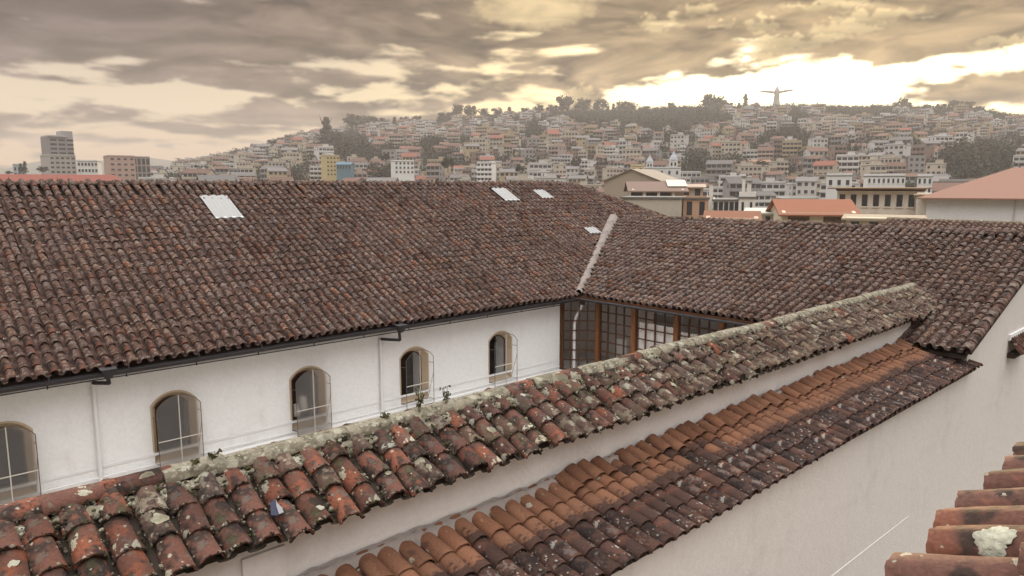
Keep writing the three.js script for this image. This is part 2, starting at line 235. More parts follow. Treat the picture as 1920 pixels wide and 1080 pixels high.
// A tiled slope. O: a point on the eave line; U along it, V up the slope, N out of it.
function slope(O, V) { const up = V.clone().normalize(), side = V3(-up.z, 0, up.x).normalize(); const U = side, N = U.clone().cross(up); if (N.y < 0) { U.negate(); N.negate(); } return { O, U, V: up, N, basis: new THREE.Matrix4().makeBasis(U, N, up.clone().negate()) }; }
const sMat = (f, u, s, h, yaw, roll, pitch) => {
  const p = f.O.clone().addScaledVector(f.U, u).addScaledVector(f.V, s).addScaledVector(f.N, h);
  return new THREE.Matrix4().makeTranslation(p.x, p.y, p.z).multiply(f.basis).multiply(new THREE.Matrix4().makeRotationFromEuler(new THREE.Euler(pitch, yaw, roll)));
};
function laySlope({ f, u0, u1, rows, pitch, expo, geos, mats, parent, seed, keep, individuals = 1e9, jit = 1, lift = 0.028, sag = () => 0, pick, big, mergedMat, tone, channelMat = M.channel, channelR = 0.075, s0 = -0.06, stop = null }) {
  const rnd = mulberry(seed), tiles = [], n = Math.round((u1 - u0) / pitch), gs = geos;
  for (let c = 0; c <= n; c++) {
    const cj = (rnd() - 0.5) * 0.022 * jit; let drift = 0;
    for (let r = 0; r < rows; r++) {
      drift += (rnd() - 0.5) * 0.008 * jit;
      const u = u0 + c * pitch + cj + drift, s = s0 + r * expo + (rnd() - 0.5) * 0.05 * jit, P = f.O.clone().addScaledVector(f.U, u).addScaledVector(f.V, s + expo / 2);
      const yaw = (rnd() - 0.5) * 0.09 * jit, roll = (rnd() - 0.5) * 0.10 * jit, pt = -0.062 + (rnd() - 0.5) * 0.03 * jit, a = rnd(), b = rnd(), d = rnd();
      if (keep && !keep(P, u, s)) continue;
      tiles.push({ P, r, c, m: sMat(f, u, s, lift + sag(P) + (rnd() - 0.5) * 0.008 * jit, yaw, roll, pt), a, b, d });
    }
  }
  // those that show largest are tiles of their own
  const order = tiles.map((t) => { const [x, y, d] = toPx(t.P); return [t, d > 0 && x > -60 && x < 1980 && y > -40 && y < 1120 ? 1 / d : 0]; }).sort((p, q) => q[1] - p[1]);
  const rest = [];
  order.forEach(([t, k], i) => {
    const [geo, mat] = pick ? pick(t) : [gs[Math.floor(t.a * gs.length)], mats[Math.floor(t.b * mats.length)]];
    if (i < individuals && (k > 0 || individuals > 1e6)) { const m = part(parent, 'tile', geo, mat); m.applyMatrix4(t.m); }
    else {
      const g = geo.clone().applyMatrix4(t.m), c = tone ? tone(t) : [1, 1, 1], n = g.attributes.position.count, col = new Float32Array(n * 3); for (let q = 0; q < n; q++) col.set(c, q * 3);
      g.setAttribute('color', new THREE.BufferAttribute(col, 3)); rest.push(g);
    }
  });
  if (rest.length) { const m = part(parent, 'tiles', mergeGeometries(rest), mergedMat ?? mats[0]); m.userData.kind = 'stuff'; }
  // hollow channel tiles between the covers: troughs, one mesh
  if (channelR) {
    const ch = [];
    for (let c = -1; c <= n; c++) {
      const u = u0 + (c + 0.5) * pitch, pos = [], idx = [], uv = []; let rows2 = 0;
      const SN = 10; for (let r = 0; r <= SN; r++) { const s = s0 + rows * expo * r / SN, P = f.O.clone().addScaledVector(f.U, u).addScaledVector(f.V, s); if (keep && !keep(P, u, s)) { if (rows2) break; continue; } for (let q = 0; q <= 4; q++) { const t = Math.PI * q / 4, p = P.clone().addScaledVector(f.U, -Math.cos(t) * channelR).addScaledVector(f.N, 0.030 - Math.sin(t) * 0.027 + sag(P)); pos.push(p.x, p.y, p.z); uv.push(q * 0.05, s); } rows2++; }
      for (let r = 0; r < rows2 - 1; r++) for (let q = 0; q < 4; q++) { const a = r * 5 + q, b = a + 5; idx.push(a, a + 1, b, a + 1, b + 1, b); }
      if (rows2 > 1) { const g = new THREE.BufferGeometry(); g.setAttribute('position', new THREE.Float32BufferAttribute(pos, 3)); g.setAttribute('uv', new THREE.Float32BufferAttribute(uv, 2)); g.setIndex(idx); g.computeVertexNormals(); ch.push(g); }
    }
    if (ch.length) { const m = part(parent, 'channel_tiles', mergeGeometries(ch), channelMat); m.userData.kind = 'stuff'; }
  }
  return tiles;
}
// a flat roof deck under the tiles, given by its corner points, with thickness
function deck(pts, th = 0.06) {
  const n = pts.length, pos = [], idx = []; pts.forEach((p) => pos.push(p.x, p.y, p.z)); pts.forEach((p) => pos.push(p.x, p.y - th, p.z));
  for (let i = 1; i < n - 1; i++) { idx.push(0, i, i + 1, n, n + i + 1, n + i); }
  for (let i = 0; i < n; i++) { const j = (i + 1) % n; idx.push(i, n + i, j, j, n + i, n + j); }
  const g = new THREE.BufferGeometry(); g.setAttribute('position', new THREE.Float32BufferAttribute(pos, 3)); g.setIndex(idx); const q = g.toNonIndexed(); q.computeVertexNormals(); q.setAttribute('uv', new THREE.Float32BufferAttribute(new Float32Array(q.attributes.position.count * 2), 2)); return metreUV(q);
}
// ------------------------------------------------------------------ terrain
const CREST = [[-300, 330, 877], [0, 333, 877], [220, 328, 877], [300, 320, 860], [400, 305, 860], [480, 290, 860], [560, 267, 868], [620, 257, 877], [700, 247, 877], [800, 238, 885], [900, 229, 898], [1000, 223, 910], [1100, 220, 927], [1200, 216, 952], [1300, 212, 982], [1450, 210, 1011], [1600, 212, 1011], [1700, 213, 994], [1800, 216, 969], [1850, 222, 952], [1920, 236, 936], [2300, 262, 919]];
const azOf = (x, z) => { const f = x * FH.x + z * FH.z, r = x * RT.x + z * RT.z; return Math.atan2(r, f); };
function crestAt(az) {
  const px = 960 + 1376 * Math.tan(clamp(az, -0.75, 0.75)); let i = 0; while (i < CREST.length - 2 && CREST[i + 1][0] < px) i++;
  const A = CREST[i], B = CREST[i + 1], t = clamp((px - A[0]) / (B[0] - A[0])); const y = mix(A[1], B[1], t), D = mix(A[2], B[2], t);
  return [D, EYE + (345 - y) / 1376 * Math.cos(az) * D];
}
const R0 = 300;
function groundY(x, z) {
  const r = Math.hypot(x, z); if (r < R0) return 0; const [D, H] = crestAt(azOf(x, z));
  const lump = (fbm(x * 0.008, z * 0.008, 51, 4) - 0.5) * 14 * step(R0, R0 + 150, r) * step(D, D - 120, r);
  return r < D ? H * Math.pow((r - R0) / (D - R0), 1.0) + lump : H - (r - D) * 0.16;
}
{
  const AZ = 120, RR = 70, pos = [], idx = [], uv = [];
  for (let j = 0; j <= RR; j++) { const r = j === 0 ? 0.01 : 1500 * Math.pow(j / RR, 1.35); for (let i = 0; i <= AZ; i++) { const a = -Math.PI + 2 * Math.PI * i / AZ, x = FH.x * Math.cos(a) * r + RT.x * Math.sin(a) * r, z = FH.z * Math.cos(a) * r + RT.z * Math.sin(a) * r, inView = Math.abs(a) < 1.1 ? 1 : step(2.0, 1.1, Math.abs(a)); pos.push(x, groundY(x, z) * inView, z); uv.push(x * 0.05, z * 0.05); } }
  for (let j = 0; j < RR; j++) for (let i = 0; i < AZ; i++) { const a = j * (AZ + 1) + i, b = a + AZ + 1; idx.push(a, a + 1, b, a + 1, b + 1, b); }
  const g = new THREE.BufferGeometry(); g.setAttribute('position', new THREE.Float32BufferAttribute(pos, 3)); g.setAttribute('uv', new THREE.Float32BufferAttribute(uv, 2)); g.setIndex(idx); g.computeVertexNormals();
  const earth = tex(512, (u, v) => { const a = fbm(u * 6, v * 6, 1101, 5, 6), b = fbm(u * 30, v * 30, 1103, 4, 30); return mix3(mix3([0.055, 0.06, 0.028], [0.16, 0.12, 0.085], step(0.4, 0.65, a)), [0.09, 0.085, 0.05], step(0.45, 0.6, b) * 0.6); });
  structure('ground', g, std({ map: earth, roughness: 1 }));
  // blue range far behind the town
  const mp = [], mi = []; const N = 60, K = [[-900, 296], [-200, 305], [20, 318], [60, 303], [110, 296], [150, 301], [200, 304], [260, 297], [300, 299], [345, 303], [420, 312], [600, 325], [1000, 330]];
  for (let i = 0; i <= N; i++) { const px = -900 + 1900 * i / N; let k = 0; while (k < K.length - 2 && K[k + 1][0] < px) k++; const y = mix(K[k][1], K[k + 1][1], clamp((px - K[k][0]) / (K[k + 1][0] - K[k][0]))) + (fbm(i * 0.6, 3, 61, 3) - 0.5) * 7; const az = Math.atan((px - 960) / 1376), D = 2000, hh = EYE + (345 - y) / 1376 * Math.cos(az) * D; for (const [dr, k2] of [[-420, 0], [-200, 0.55], [0, 1], [300, 0.2]]) { const rr = D + dr; mp.push((FH.x * Math.cos(az) + RT.x * Math.sin(az)) * rr, k2 === 0 ? -40 : hh * k2 * (0.92 + 0.16 * vn(i * 0.8, dr * 0.01, 9)) * (k2 === 1 ? 1 / (0.92 + 0.16 * vn(i * 0.8, 0, 9)) : 1), (FH.z * Math.cos(az) + RT.z * Math.sin(az)) * rr); } }
  for (let i = 0; i < N; i++) for (let q = 0; q < 3; q++) { const a = i * 4 + q, b = a + 4; mi.push(a, b, a + 1, a + 1, b, b + 1); }
  const mg = new THREE.BufferGeometry(); mg.setAttribute('position', new THREE.Float32BufferAttribute(mp, 3)); mg.setIndex(mi); mg.computeVertexNormals();
  structure('hills', mg, std({ color: new THREE.Color(0.06, 0.07, 0.06), roughness: 1 }));
}

structure('bounce_courtyard', metreUV(box(-6, 15, 0.004, 0.03, -13.5, -6.15)), bumpy({}, tiled(plasterTex(991, [0.42, 0.39, 0.35], [0.3, 0.27, 0.24], 0.8), 0.3), 0.01));  // unseen pale paving, added to bounce light up the white walls
structure('bounce_pavement', metreUV(box(-6, 30, 0.004, 0.03, -3.9, -0.5)), bumpy({}, tiled(plasterTex(993, [0.40, 0.37, 0.33], [0.28, 0.25, 0.22], 0.8), 0.3), 0.01));  // likewise out of view, added as a pale reflector below the outer wall
// ------------------------------------------------------------------ the long wing with arched windows
const EAVE_Y = 7, LEFT_X = -4, CORNER = V3(14.65, EAVE_Y, -13.2), RIDGE_Z = -19.2, WALL_Z = -13.5;
const mL = 0.5, mR = 0.31, RIDGE_X = 20.55, RIDGE2_Y = EAVE_Y + (RIDGE_X - 14.67) * mR;
const wing = thing('convent_wing', 'long white convent wing with arched windows and weathered tile roof', 'building');
const sagL = (P) => (fbm(P.x * 0.35, P.z * 0.35, 77, 3) - 0.5) * 0.14 * step(0, 0.8, EAVE_Y + 3 - P.y + 0.2);
const vx = (z) => 14.65 + (-13.2 - z) * (20.3 - 14.65) / 3.5;              // valley line
const hipX = (z) => 20.8 + (z + 19.2);                                     // hip line
const skylights = [[[378, 377], [413, 416], [453, 414], [424, 375]], [[926, 360], [950, 381], [974, 380], [945, 359]], [[1001, 363], [1020, 376], [1036, 375], [1019, 362]], [[1097, 434], [1110, 443], [1125, 440], [1112, 432]]];
const onLeftRoof = (x, y) => { const r = ray(x, y), s = (-3 - 13.2 * mL) / (r.y + mL * r.z); return r.multiplyScalar(s).add(V3(0, EYE, 0)); };
const skyRects = skylights.map((q) => { const p = q.map(([x, y]) => onLeftRoof(x, y)); return { x0: Math.min(p[0].x, p[1].x), x1: Math.max(p[2].x, p[3].x), z0: (p[0].z + p[3].z) / 2, z1: (p[1].z + p[2].z) / 2 }; });
{
  const lowEnd = V3(24.2, EAVE_Y + 0.5 * (2.6), -15.8);
  const roof = part(wing, 'roof', deck([V3(LEFT_X, EAVE_Y, -13.2), V3(14.65, EAVE_Y, -13.2), V3(20.3, EAVE_Y + 1.75, -16.7), V3(24.2, EAVE_Y + 1.3, -15.8), V3(20.8, 10, RIDGE_Z), V3(LEFT_X, 10, RIDGE_Z)].map((p) => p.setY(p.y - 0.075))), M.deck);
  const rear = part(wing, 'rear_roof', deck([V3(LEFT_X, 9.99, RIDGE_Z - 0.02), V3(20.8, 9.99, RIDGE_Z - 0.02), V3(26.5, EAVE_Y, -25.2), V3(LEFT_X, EAVE_Y, -25.2)]), std({ color: new THREE.Color(0.11, 0.075, 0.06) }));
  part(wing, 'hip_roof', deck([V3(20.82, 9.98, RIDGE_Z), V3(24.2, EAVE_Y + 1.3 - 0.02, -15.78), V3(26.5, EAVE_Y, -25.2)]), std({ color: new THREE.Color(0.11, 0.075, 0.06) }));
  const f = slope(V3(0, EAVE_Y, -13.2), V3(0, mL, -1));
  const geos = variants(10, 11, { r: 0.069, r2: 0.060, L: 0.34, seg: 8, flat: 1.05 });
  const keep = (P) => { if (P.z < RIDGE_Z + 0.06 || P.x < LEFT_X) return false; if (P.z > -16.7 ? P.x > vx(P.z) - 0.10 && !(P.z < -15.9 && P.x > 20.5 && P.x < hipX(P.z)) : P.x > hipX(P.z)) return false; if (P.x > hipX(P.z)) return false; for (const k of skyRects) if (P.x > k.x0 - 0.02 && P.x < k.x1 + 0.04 && P.z < k.z1 && P.z > k.z0) return false; return true; };
  const patch = (t) => { const w = fbm(t.P.x * 0.5, t.P.z * 0.7, 88, 3), k = (0.95 + t.d * 0.32) * (0.82 + 0.42 * w), r = t.a > 0.95 ? 1.18 : 1 + (t.b - 0.5) * 0.14; return [k * r, k, k / r]; };
  laySlope({ f, u0: LEFT_X, u1: 24.5, rows: 26, pitch: 0.19, expo: 0.262, geos, mats: M.roofTiles, parent: roof, seed: 501, keep, individuals: 300, sag: sagL, mergedMat: M.roof, tone: patch, jit: 1.15, channelR: 0.05 });
  // ridge course: half-round tiles bedded along the top
  const rg = variants(5, 19, { r: 0.10, r2: 0.085, L: 0.40, seg: 8 }), rnd = mulberry(61);
  for (let x = LEFT_X; x < 20.7; x += 0.34) { const m = part(roof, 'ridge_tile', rg[Math.floor(rnd() * 5)], M.roofTiles[Math.floor(rnd() * 8)]); m.position.set(x, 9.98 + rnd() * 0.03, RIDGE_Z); m.rotation.set((rnd() - 0.5) * 0.1, -Math.PI / 2 + (rnd() - 0.5) * 0.1, 0); }
  // hip course
  const hv = V3(24.2, EAVE_Y + 1.3, -15.8).sub(V3(20.8, 10, RIDGE_Z)), hn = Math.floor(hv.length() / 0.33), hq = new THREE.Quaternion().setFromRotationMatrix(new THREE.Matrix4().lookAt(V3(), hv.clone().negate(), UPV));
  for (let i = 0; i < hn; i++) { const m = part(roof, 'hip_tile', rg[i % 5], M.roofTiles[i % 8]); m.position.copy(V3(20.8, 10, RIDGE_Z).addScaledVector(hv, (i + 1) / hn)); m.quaternion.copy(hq); m.rotateY(Math.PI); m.position.y += 0.02; }
  // small weeds along the ridge
  const weeds = [], wr = mulberry(63);
  for (let i = 0; i < 420; i++) { const x = LEFT_X + wr() * 24.5, h = 0.03 + wr() * wr() * 0.16, g = new THREE.ConeGeometry(0.008 + wr() * 0.02, h, 4); tf(g, x, 10.03 + h / 2, RIDGE_Z + (wr() - 0.5) * 0.2, wr() * 6, (wr() - 0.5) * 0.8, (wr() - 0.5) * 0.8); weeds.push(g); }
  const wm = part(roof, 'weeds', merge(weeds), std({ color: new THREE.Color(0.08, 0.062, 0.036) })); wm.userData.kind = 'stuff';
  // translucent roof sheets in place of tiles
  skyRects.forEach((k) => {
    const w = k.x1 - k.x0, len = (k.z1 - k.z0) * Math.hypot(1, mL), NX = 16, g = new THREE.PlaneGeometry(w + 0.06, len + 0.05, NX, 3), p = g.attributes.position;
    for (let i = 0; i < p.count; i++) p.setZ(i, 0.018 * Math.cos(p.getX(i) / (w / 3) * 2 * Math.PI) + 0.01 * Math.sin(p.getY(i) * 3));
    g.computeVertexNormals();
    const s = part(wing, 'skylight', g, M.sheet); s.rotation.x = -Math.PI / 2 + Math.atan(mL); s.position.set((k.x0 + k.x1) / 2, EAVE_Y + mL * (-13.2 - (k.z0 + k.z1) / 2) + 0.11, (k.z0 + k.z1) / 2);
    part(s, 'curb', tf(new THREE.BoxGeometry(w + 0.04, 0.03, 0.07), 0, -len / 2 + 0.02, -0.05), M.pipe);
  });
  // valley lining: grey mortar strip
  const a = V3(14.68, EAVE_Y + 0.10, -13.22), b = V3(20.35, EAVE_Y + 1.75 + 0.14, -16.72), strip = [], NS = 40;
  const pos = [], idx = [], uv = [], side = V3(0.53, 0, 0.85); const vr = mulberry(71);
  for (let i = 0; i <= NS; i++) { const c = a.clone().lerp(b, i / NS), w = 0.10 + 0.05 * vn(i * 0.7, 1, 5) + (i / NS) * 0.07; for (let q = -2; q <= 2; q++) { const p = c.clone().addScaledVector(side, q / 2 * w); pos.push(p.x, p.y + (q === 0 ? 0.05 : Math.abs(q) === 1 ? 0.03 : -0.08) + (vn(i * 1.9, q * 3.1, 8) - 0.5) * 0.04, p.z); uv.push(q * 0.1, i * 0.17); } }
  for (let i = 0; i < NS; i++) for (let q = 0; q < 4; q++) { const k = i * 5 + q; idx.push(k, k + 1, k + 5, k + 1, k + 6, k + 5); }
  const vg = new THREE.BufferGeometry(); vg.setAttribute('position', new THREE.Float32BufferAttribute(pos, 3)); vg.setAttribute('uv', new THREE.Float32BufferAttribute(uv, 2)); vg.setIndex(idx); vg.computeVertexNormals();
  part(wing, 'valley_mortar', vg, M.mortar);

  // the wall with its arched openings
  const SILL = onZ(340, 860, WALL_Z).y, TOP = onZ(333, 733, WALL_Z).y, lefts = [285, 545, 751, 917].map((x) => onZ(x, 780 - (x - 285) * 0.17, WALL_Z).x);
  const Wd = 0.76, cs = lefts.map((x) => x + Wd / 2); cs.unshift(cs[0] - (cs[1] - cs[0]) * 0.98); cs.unshift(cs[0] - (cs[1] - cs[0]));
  const arch = (sh, cx, w, y0, y1, rise) => { const r = (w * w / 4 + rise * rise) / (2 * rise), th = Math.asin(w / 2 / r), cy = y1 - r; sh.moveTo(cx - w / 2, y0); sh.lineTo(cx - w / 2, y1 - rise); for (let i = 1; i <= 12; i++) { const t = -th + 2 * th * i / 12; sh.lineTo(cx + Math.sin(t) * r, cy + Math.cos(t) * r); } sh.lineTo(cx + w / 2, y0); sh.lineTo(cx - w / 2, y0); return sh; };
  const wallShape = new THREE.Shape(); wallShape.moveTo(LEFT_X, 0); wallShape.lineTo(14.25, 0); wallShape.lineTo(14.25, 6.98); wallShape.lineTo(LEFT_X, 6.98); wallShape.lineTo(LEFT_X, 0);
  cs.forEach((c) => wallShape.holes.push(arch(new THREE.Path(), c, Wd, SILL, TOP, 0.21)));
  const wg = new THREE.ExtrudeGeometry(wallShape, { depth: 0.6, bevelEnabled: false, curveSegments: 12 }); wg.translate(0, 0, WALL_Z - 0.6);
  part(wing, 'wall', metreUV(wg), M.white);
  part(wing, 'rear_wall', metreUV(merge([box(LEFT_X, 26, 0, EAVE_Y, -25, -24.6), box(LEFT_X, LEFT_X + 0.4, 0, 7, -24.6, -14.1), box(25.5, 25.9, 0, 6.9, -24.6, -16.2)])), M.white);
  part(wing, 'floor', box(LEFT_X + 0.4, 25.4, 4.3, 4.5, -24.6, -14.1), M.dark);
  cs.forEach((c, i) => {
    const win = new THREE.Group(); win.name = 'window'; wing.add(win);
    // splayed ochre reveal
    const pos = [], idx = [], outer = arch(new THREE.Path(), c, Wd - 0.004, SILL + 0.03, TOP - 0.004, 0.21).getPoints(), inner = arch(new THREE.Path(), c, Wd - 0.17, SILL + 0.11, TOP - 0.095, 0.16).getPoints();
    outer.forEach((p, k) => { pos.push(p.x, p.y, WALL_Z + 0.004, inner[k].x, inner[k].y, WALL_Z - 0.13); });
    for (let k = 0; k < outer.length - 1; k++) { const q = k * 2; idx.push(q, q + 1, q + 2, q + 2, q + 1, q + 3); }
    let g = new THREE.BufferGeometry(); g.setAttribute('position', new THREE.Float32BufferAttribute(pos, 3)); g.setIndex(idx); g = g.toNonIndexed(); g.computeVertexNormals(); part(win, 'reveal', metreUV(g), M.ochre);
    // painted band round the opening
    const band = arch(new THREE.Shape(), c, Wd + 0.05, SILL + 0.25, TOP + 0.026, 0.215); band.holes.push(arch(new THREE.Path(), c, Wd - 0.01, SILL + 0.25, TOP - 0.006, 0.21)); const bg = new THREE.ExtrudeGeometry(band, { depth: 0.008, bevelEnabled: false }); bg.translate(0, 0, WALL_Z + 0.001); part(win, 'band', metreUV(bg), M.ochre);
    // casement set deep in the opening, near-black sheet behind paints the room's shade
    const cas = arch(new THREE.Shape(), c, Wd - 0.166, SILL + 0.11, TOP - 0.097, 0.16); cas.holes.push(arch(new THREE.Path(), c, Wd - 0.22, SILL + 0.15, TOP - 0.135, 0.14)); const cg = new THREE.ExtrudeGeometry(cas, { depth: 0.04, bevelEnabled: false }); cg.translate(0, 0, WALL_Z - 0.175); part(win, 'casement', metreUV(cg), M.woodDark);
    part(win, 'shade_backing', box(c - 0.4, c + 0.4, SILL + 0.05, TOP, WALL_Z - 0.64, WALL_Z - 0.605), M.dark);
    if (i === 3) { part(win, 'folded_cloth', tf(new THREE.CapsuleGeometry(0.07, 0.2, 4, 10), c + 0.05, SILL + 0.42, WALL_Z - 0.34, 0, 0, 0.1), M.curtain); part(win, 'vase', tf(new THREE.LatheGeometry([[0.05, 0], [0.09, 0.08], [0.05, 0.2], [0.06, 0.25]].map(([a, b]) => new THREE.Vector2(a, b)), 14), c - 0.14, SILL + 0.2, WALL_Z - 0.3), M.curtain); }
    // storm screen standing off the wall on brackets
    const sz = WALL_Z + 0.20, sc = c + 0.02, sy0 = SILL - 0.06, sy1 = TOP - 0.02, outl = arch(new THREE.Path(), sc, Wd, sy0, sy1, 0.21).getPoints().map((p) => V3(p.x, p.y, sz));
    const fr = part(win, 'screen_frame', merge(outl.slice(1).map((p, k) => bar(outl[k], p, 0.007, 5))), M.iron);
    for (const [p, q] of [[V3(sc, sy0, sz), V3(sc, sy1, sz)], [V3(sc - Wd / 2, sy0 + 0.52, sz), V3(sc + Wd / 2, sy0 + 0.52, sz)]]) part(fr, 'glazing_bar', bar(p, q, 0.010, 6), M.paleBar);
    for (const s of [-1, 1]) for (const y of [sy0 + 0.1, sy1 - 0.36]) part(fr, 'bracket', bar(V3(sc + s * (Wd / 2 - 0.01), y, sz), V3(sc + s * (Wd / 2 + 0.01), y - 0.02, WALL_Z), 0.006, 5), M.iron);
    part(fr, 'stay', bar(V3(sc + Wd / 2, sy0 + 0.75, sz), V3(sc + Wd / 2 - 0.03, sy0 + 0.1, WALL_Z + 0.01), 0.005, 5), M.iron);
    const ps = arch(new THREE.Shape(), sc, Wd - 0.01, sy0 + 0.004, sy1 - 0.006, 0.21); const pg = i < 4 ? new THREE.ExtrudeGeometry(ps, { depth: 0.005, bevelEnabled: false, curveSegments: 12 }) : new THREE.ShapeGeometry(ps, 12); pg.translate(0, 0, sz - (i < 4 ? 0.0025 : 0)); part(win, 'pane', pg, i < 4 ? M.frosted : M.glass);
  });
  // string course, pipes and wires along the wall
  const LY = onZ(500, 828, WALL_Z).y;
  part(wing, 'cornice', merge([box(LEFT_X, 14.2, LY - 0.10, LY - 0.02, WALL_Z, WALL_Z + 0.10), box(LEFT_X, 14.2, LY - 0.02, LY + 0.015, WALL_Z, WALL_Z + 0.14), box(LEFT_X, 14.2, LY - 0.17, LY - 0.125, WALL_Z, WALL_Z + 0.06)]), M.moulding);
  for (const dy of [0.09, -0.21]) part(wing, 'conduit', tube([V3(LEFT_X, LY + dy, WALL_Z + 0.05), V3(3, LY + dy + 0.02, WALL_Z + 0.05), V3(8, LY + dy - 0.02, WALL_Z + 0.05), V3(14.2, LY + dy + 0.01, WALL_Z + 0.05)], 0.014, 6), M.pipe);
  part(wing, 'skirting_band', box(LEFT_X, 14.2, LY + 0.25, LY + 0.30, WALL_Z, WALL_Z + 0.012), M.white);
  part(wing, 'cable', tube([V3(LEFT_X, 6.72, WALL_Z + 0.03), V3(2, 6.74, WALL_Z + 0.03), V3(7, 6.72, WALL_Z + 0.03), V3(14.2, 6.73, WALL_Z + 0.03)], 0.010, 5), M.wire);
  part(wing, 'soffit', box(LEFT_X, 14.4, 6.86, 6.90, -13.5, -13.22), M.soffit);
  // gutter: half-round trough with strap brackets
  const gs = new THREE.Shape(); gs.absarc(0, 0, 0.075, Math.PI, 2 * Math.PI, false); gs.absarc(0, 0, 0.066, 2 * Math.PI, Math.PI, true);
  const gut = new THREE.ExtrudeGeometry(gs, { depth: 14.6 - LEFT_X, bevelEnabled: false, curveSegments: 8 }); gut.rotateY(Math.PI / 2); gut.translate(LEFT_X, 6.93, -13.1); const gutter = part(wing, 'gutter', gut, M.gutter);
  for (let x = LEFT_X + 0.4; x < 14; x += 1.15) part(gutter, 'strap', merge([box(x, x + 0.025, 6.90, 7.02, -13.03, -13.02), box(x, x + 0.02, 6.78, 6.94, -13.19, -13.18)]), M.gutter);
  for (const [hx, hy, ex, ey, px, y0, y1] of [[200, 688, 172, 716, 176, 725, 930], [748, 606, 711, 634, 712, 640, 780]]) {
    const h = onZ(hx, hy + 4, -13.1), el = onZ(hx + 3, hy + 34, -13.1), e2 = onZ(ex + 3, ey + 2, WALL_Z + 0.06), hop = new THREE.CylinderGeometry(0.17, 0.06, 0.17, 4); hop.rotateY(Math.PI / 4);
    const rw = part(wing, 'hopper', tf(hop, h.x, h.y - 0.06, -13.04), M.gutter);
    part(rw, 'elbow', merge([bar(V3(h.x, h.y - 0.08, -13.1), V3(h.x + 0.02, el.y + 0.02, -13.1), 0.033, 8), bar(V3(h.x + 0.02, el.y + 0.03, -13.1), V3(e2.x, e2.y, WALL_Z + 0.06), 0.033, 8)]), M.gutter);
    part(wing, 'downpipe', bar(V3(e2.x, e2.y, WALL_Z + 0.05), V3(e2.x, LY - 0.8, WALL_Z + 0.05), 0.035, 10), M.pipe);
  }
  const c0 = onX(1093, 571, 14.75); const c1 = onZ(1077, 600, -13.25), c2 = onZ(1075, 720, -13.25);
  const cp = part(wing, 'corner_downpipe', tube([V3(14.72, 6.78, -13.1), V3(14.66, 6.62, -13.14), V3(c1.x + 0.05, c1.y + 0.05, -13.25), V3(c1.x, c1.y - 0.12, -13.25), V3(c1.x, 4.2, -13.25)], 0.045, 10), M.pipe);
  part(cp, 'outlet', tf(new THREE.CylinderGeometry(0.10, 0.07, 0.22, 10), 14.72, 6.84, -13.1), M.gutter);
}

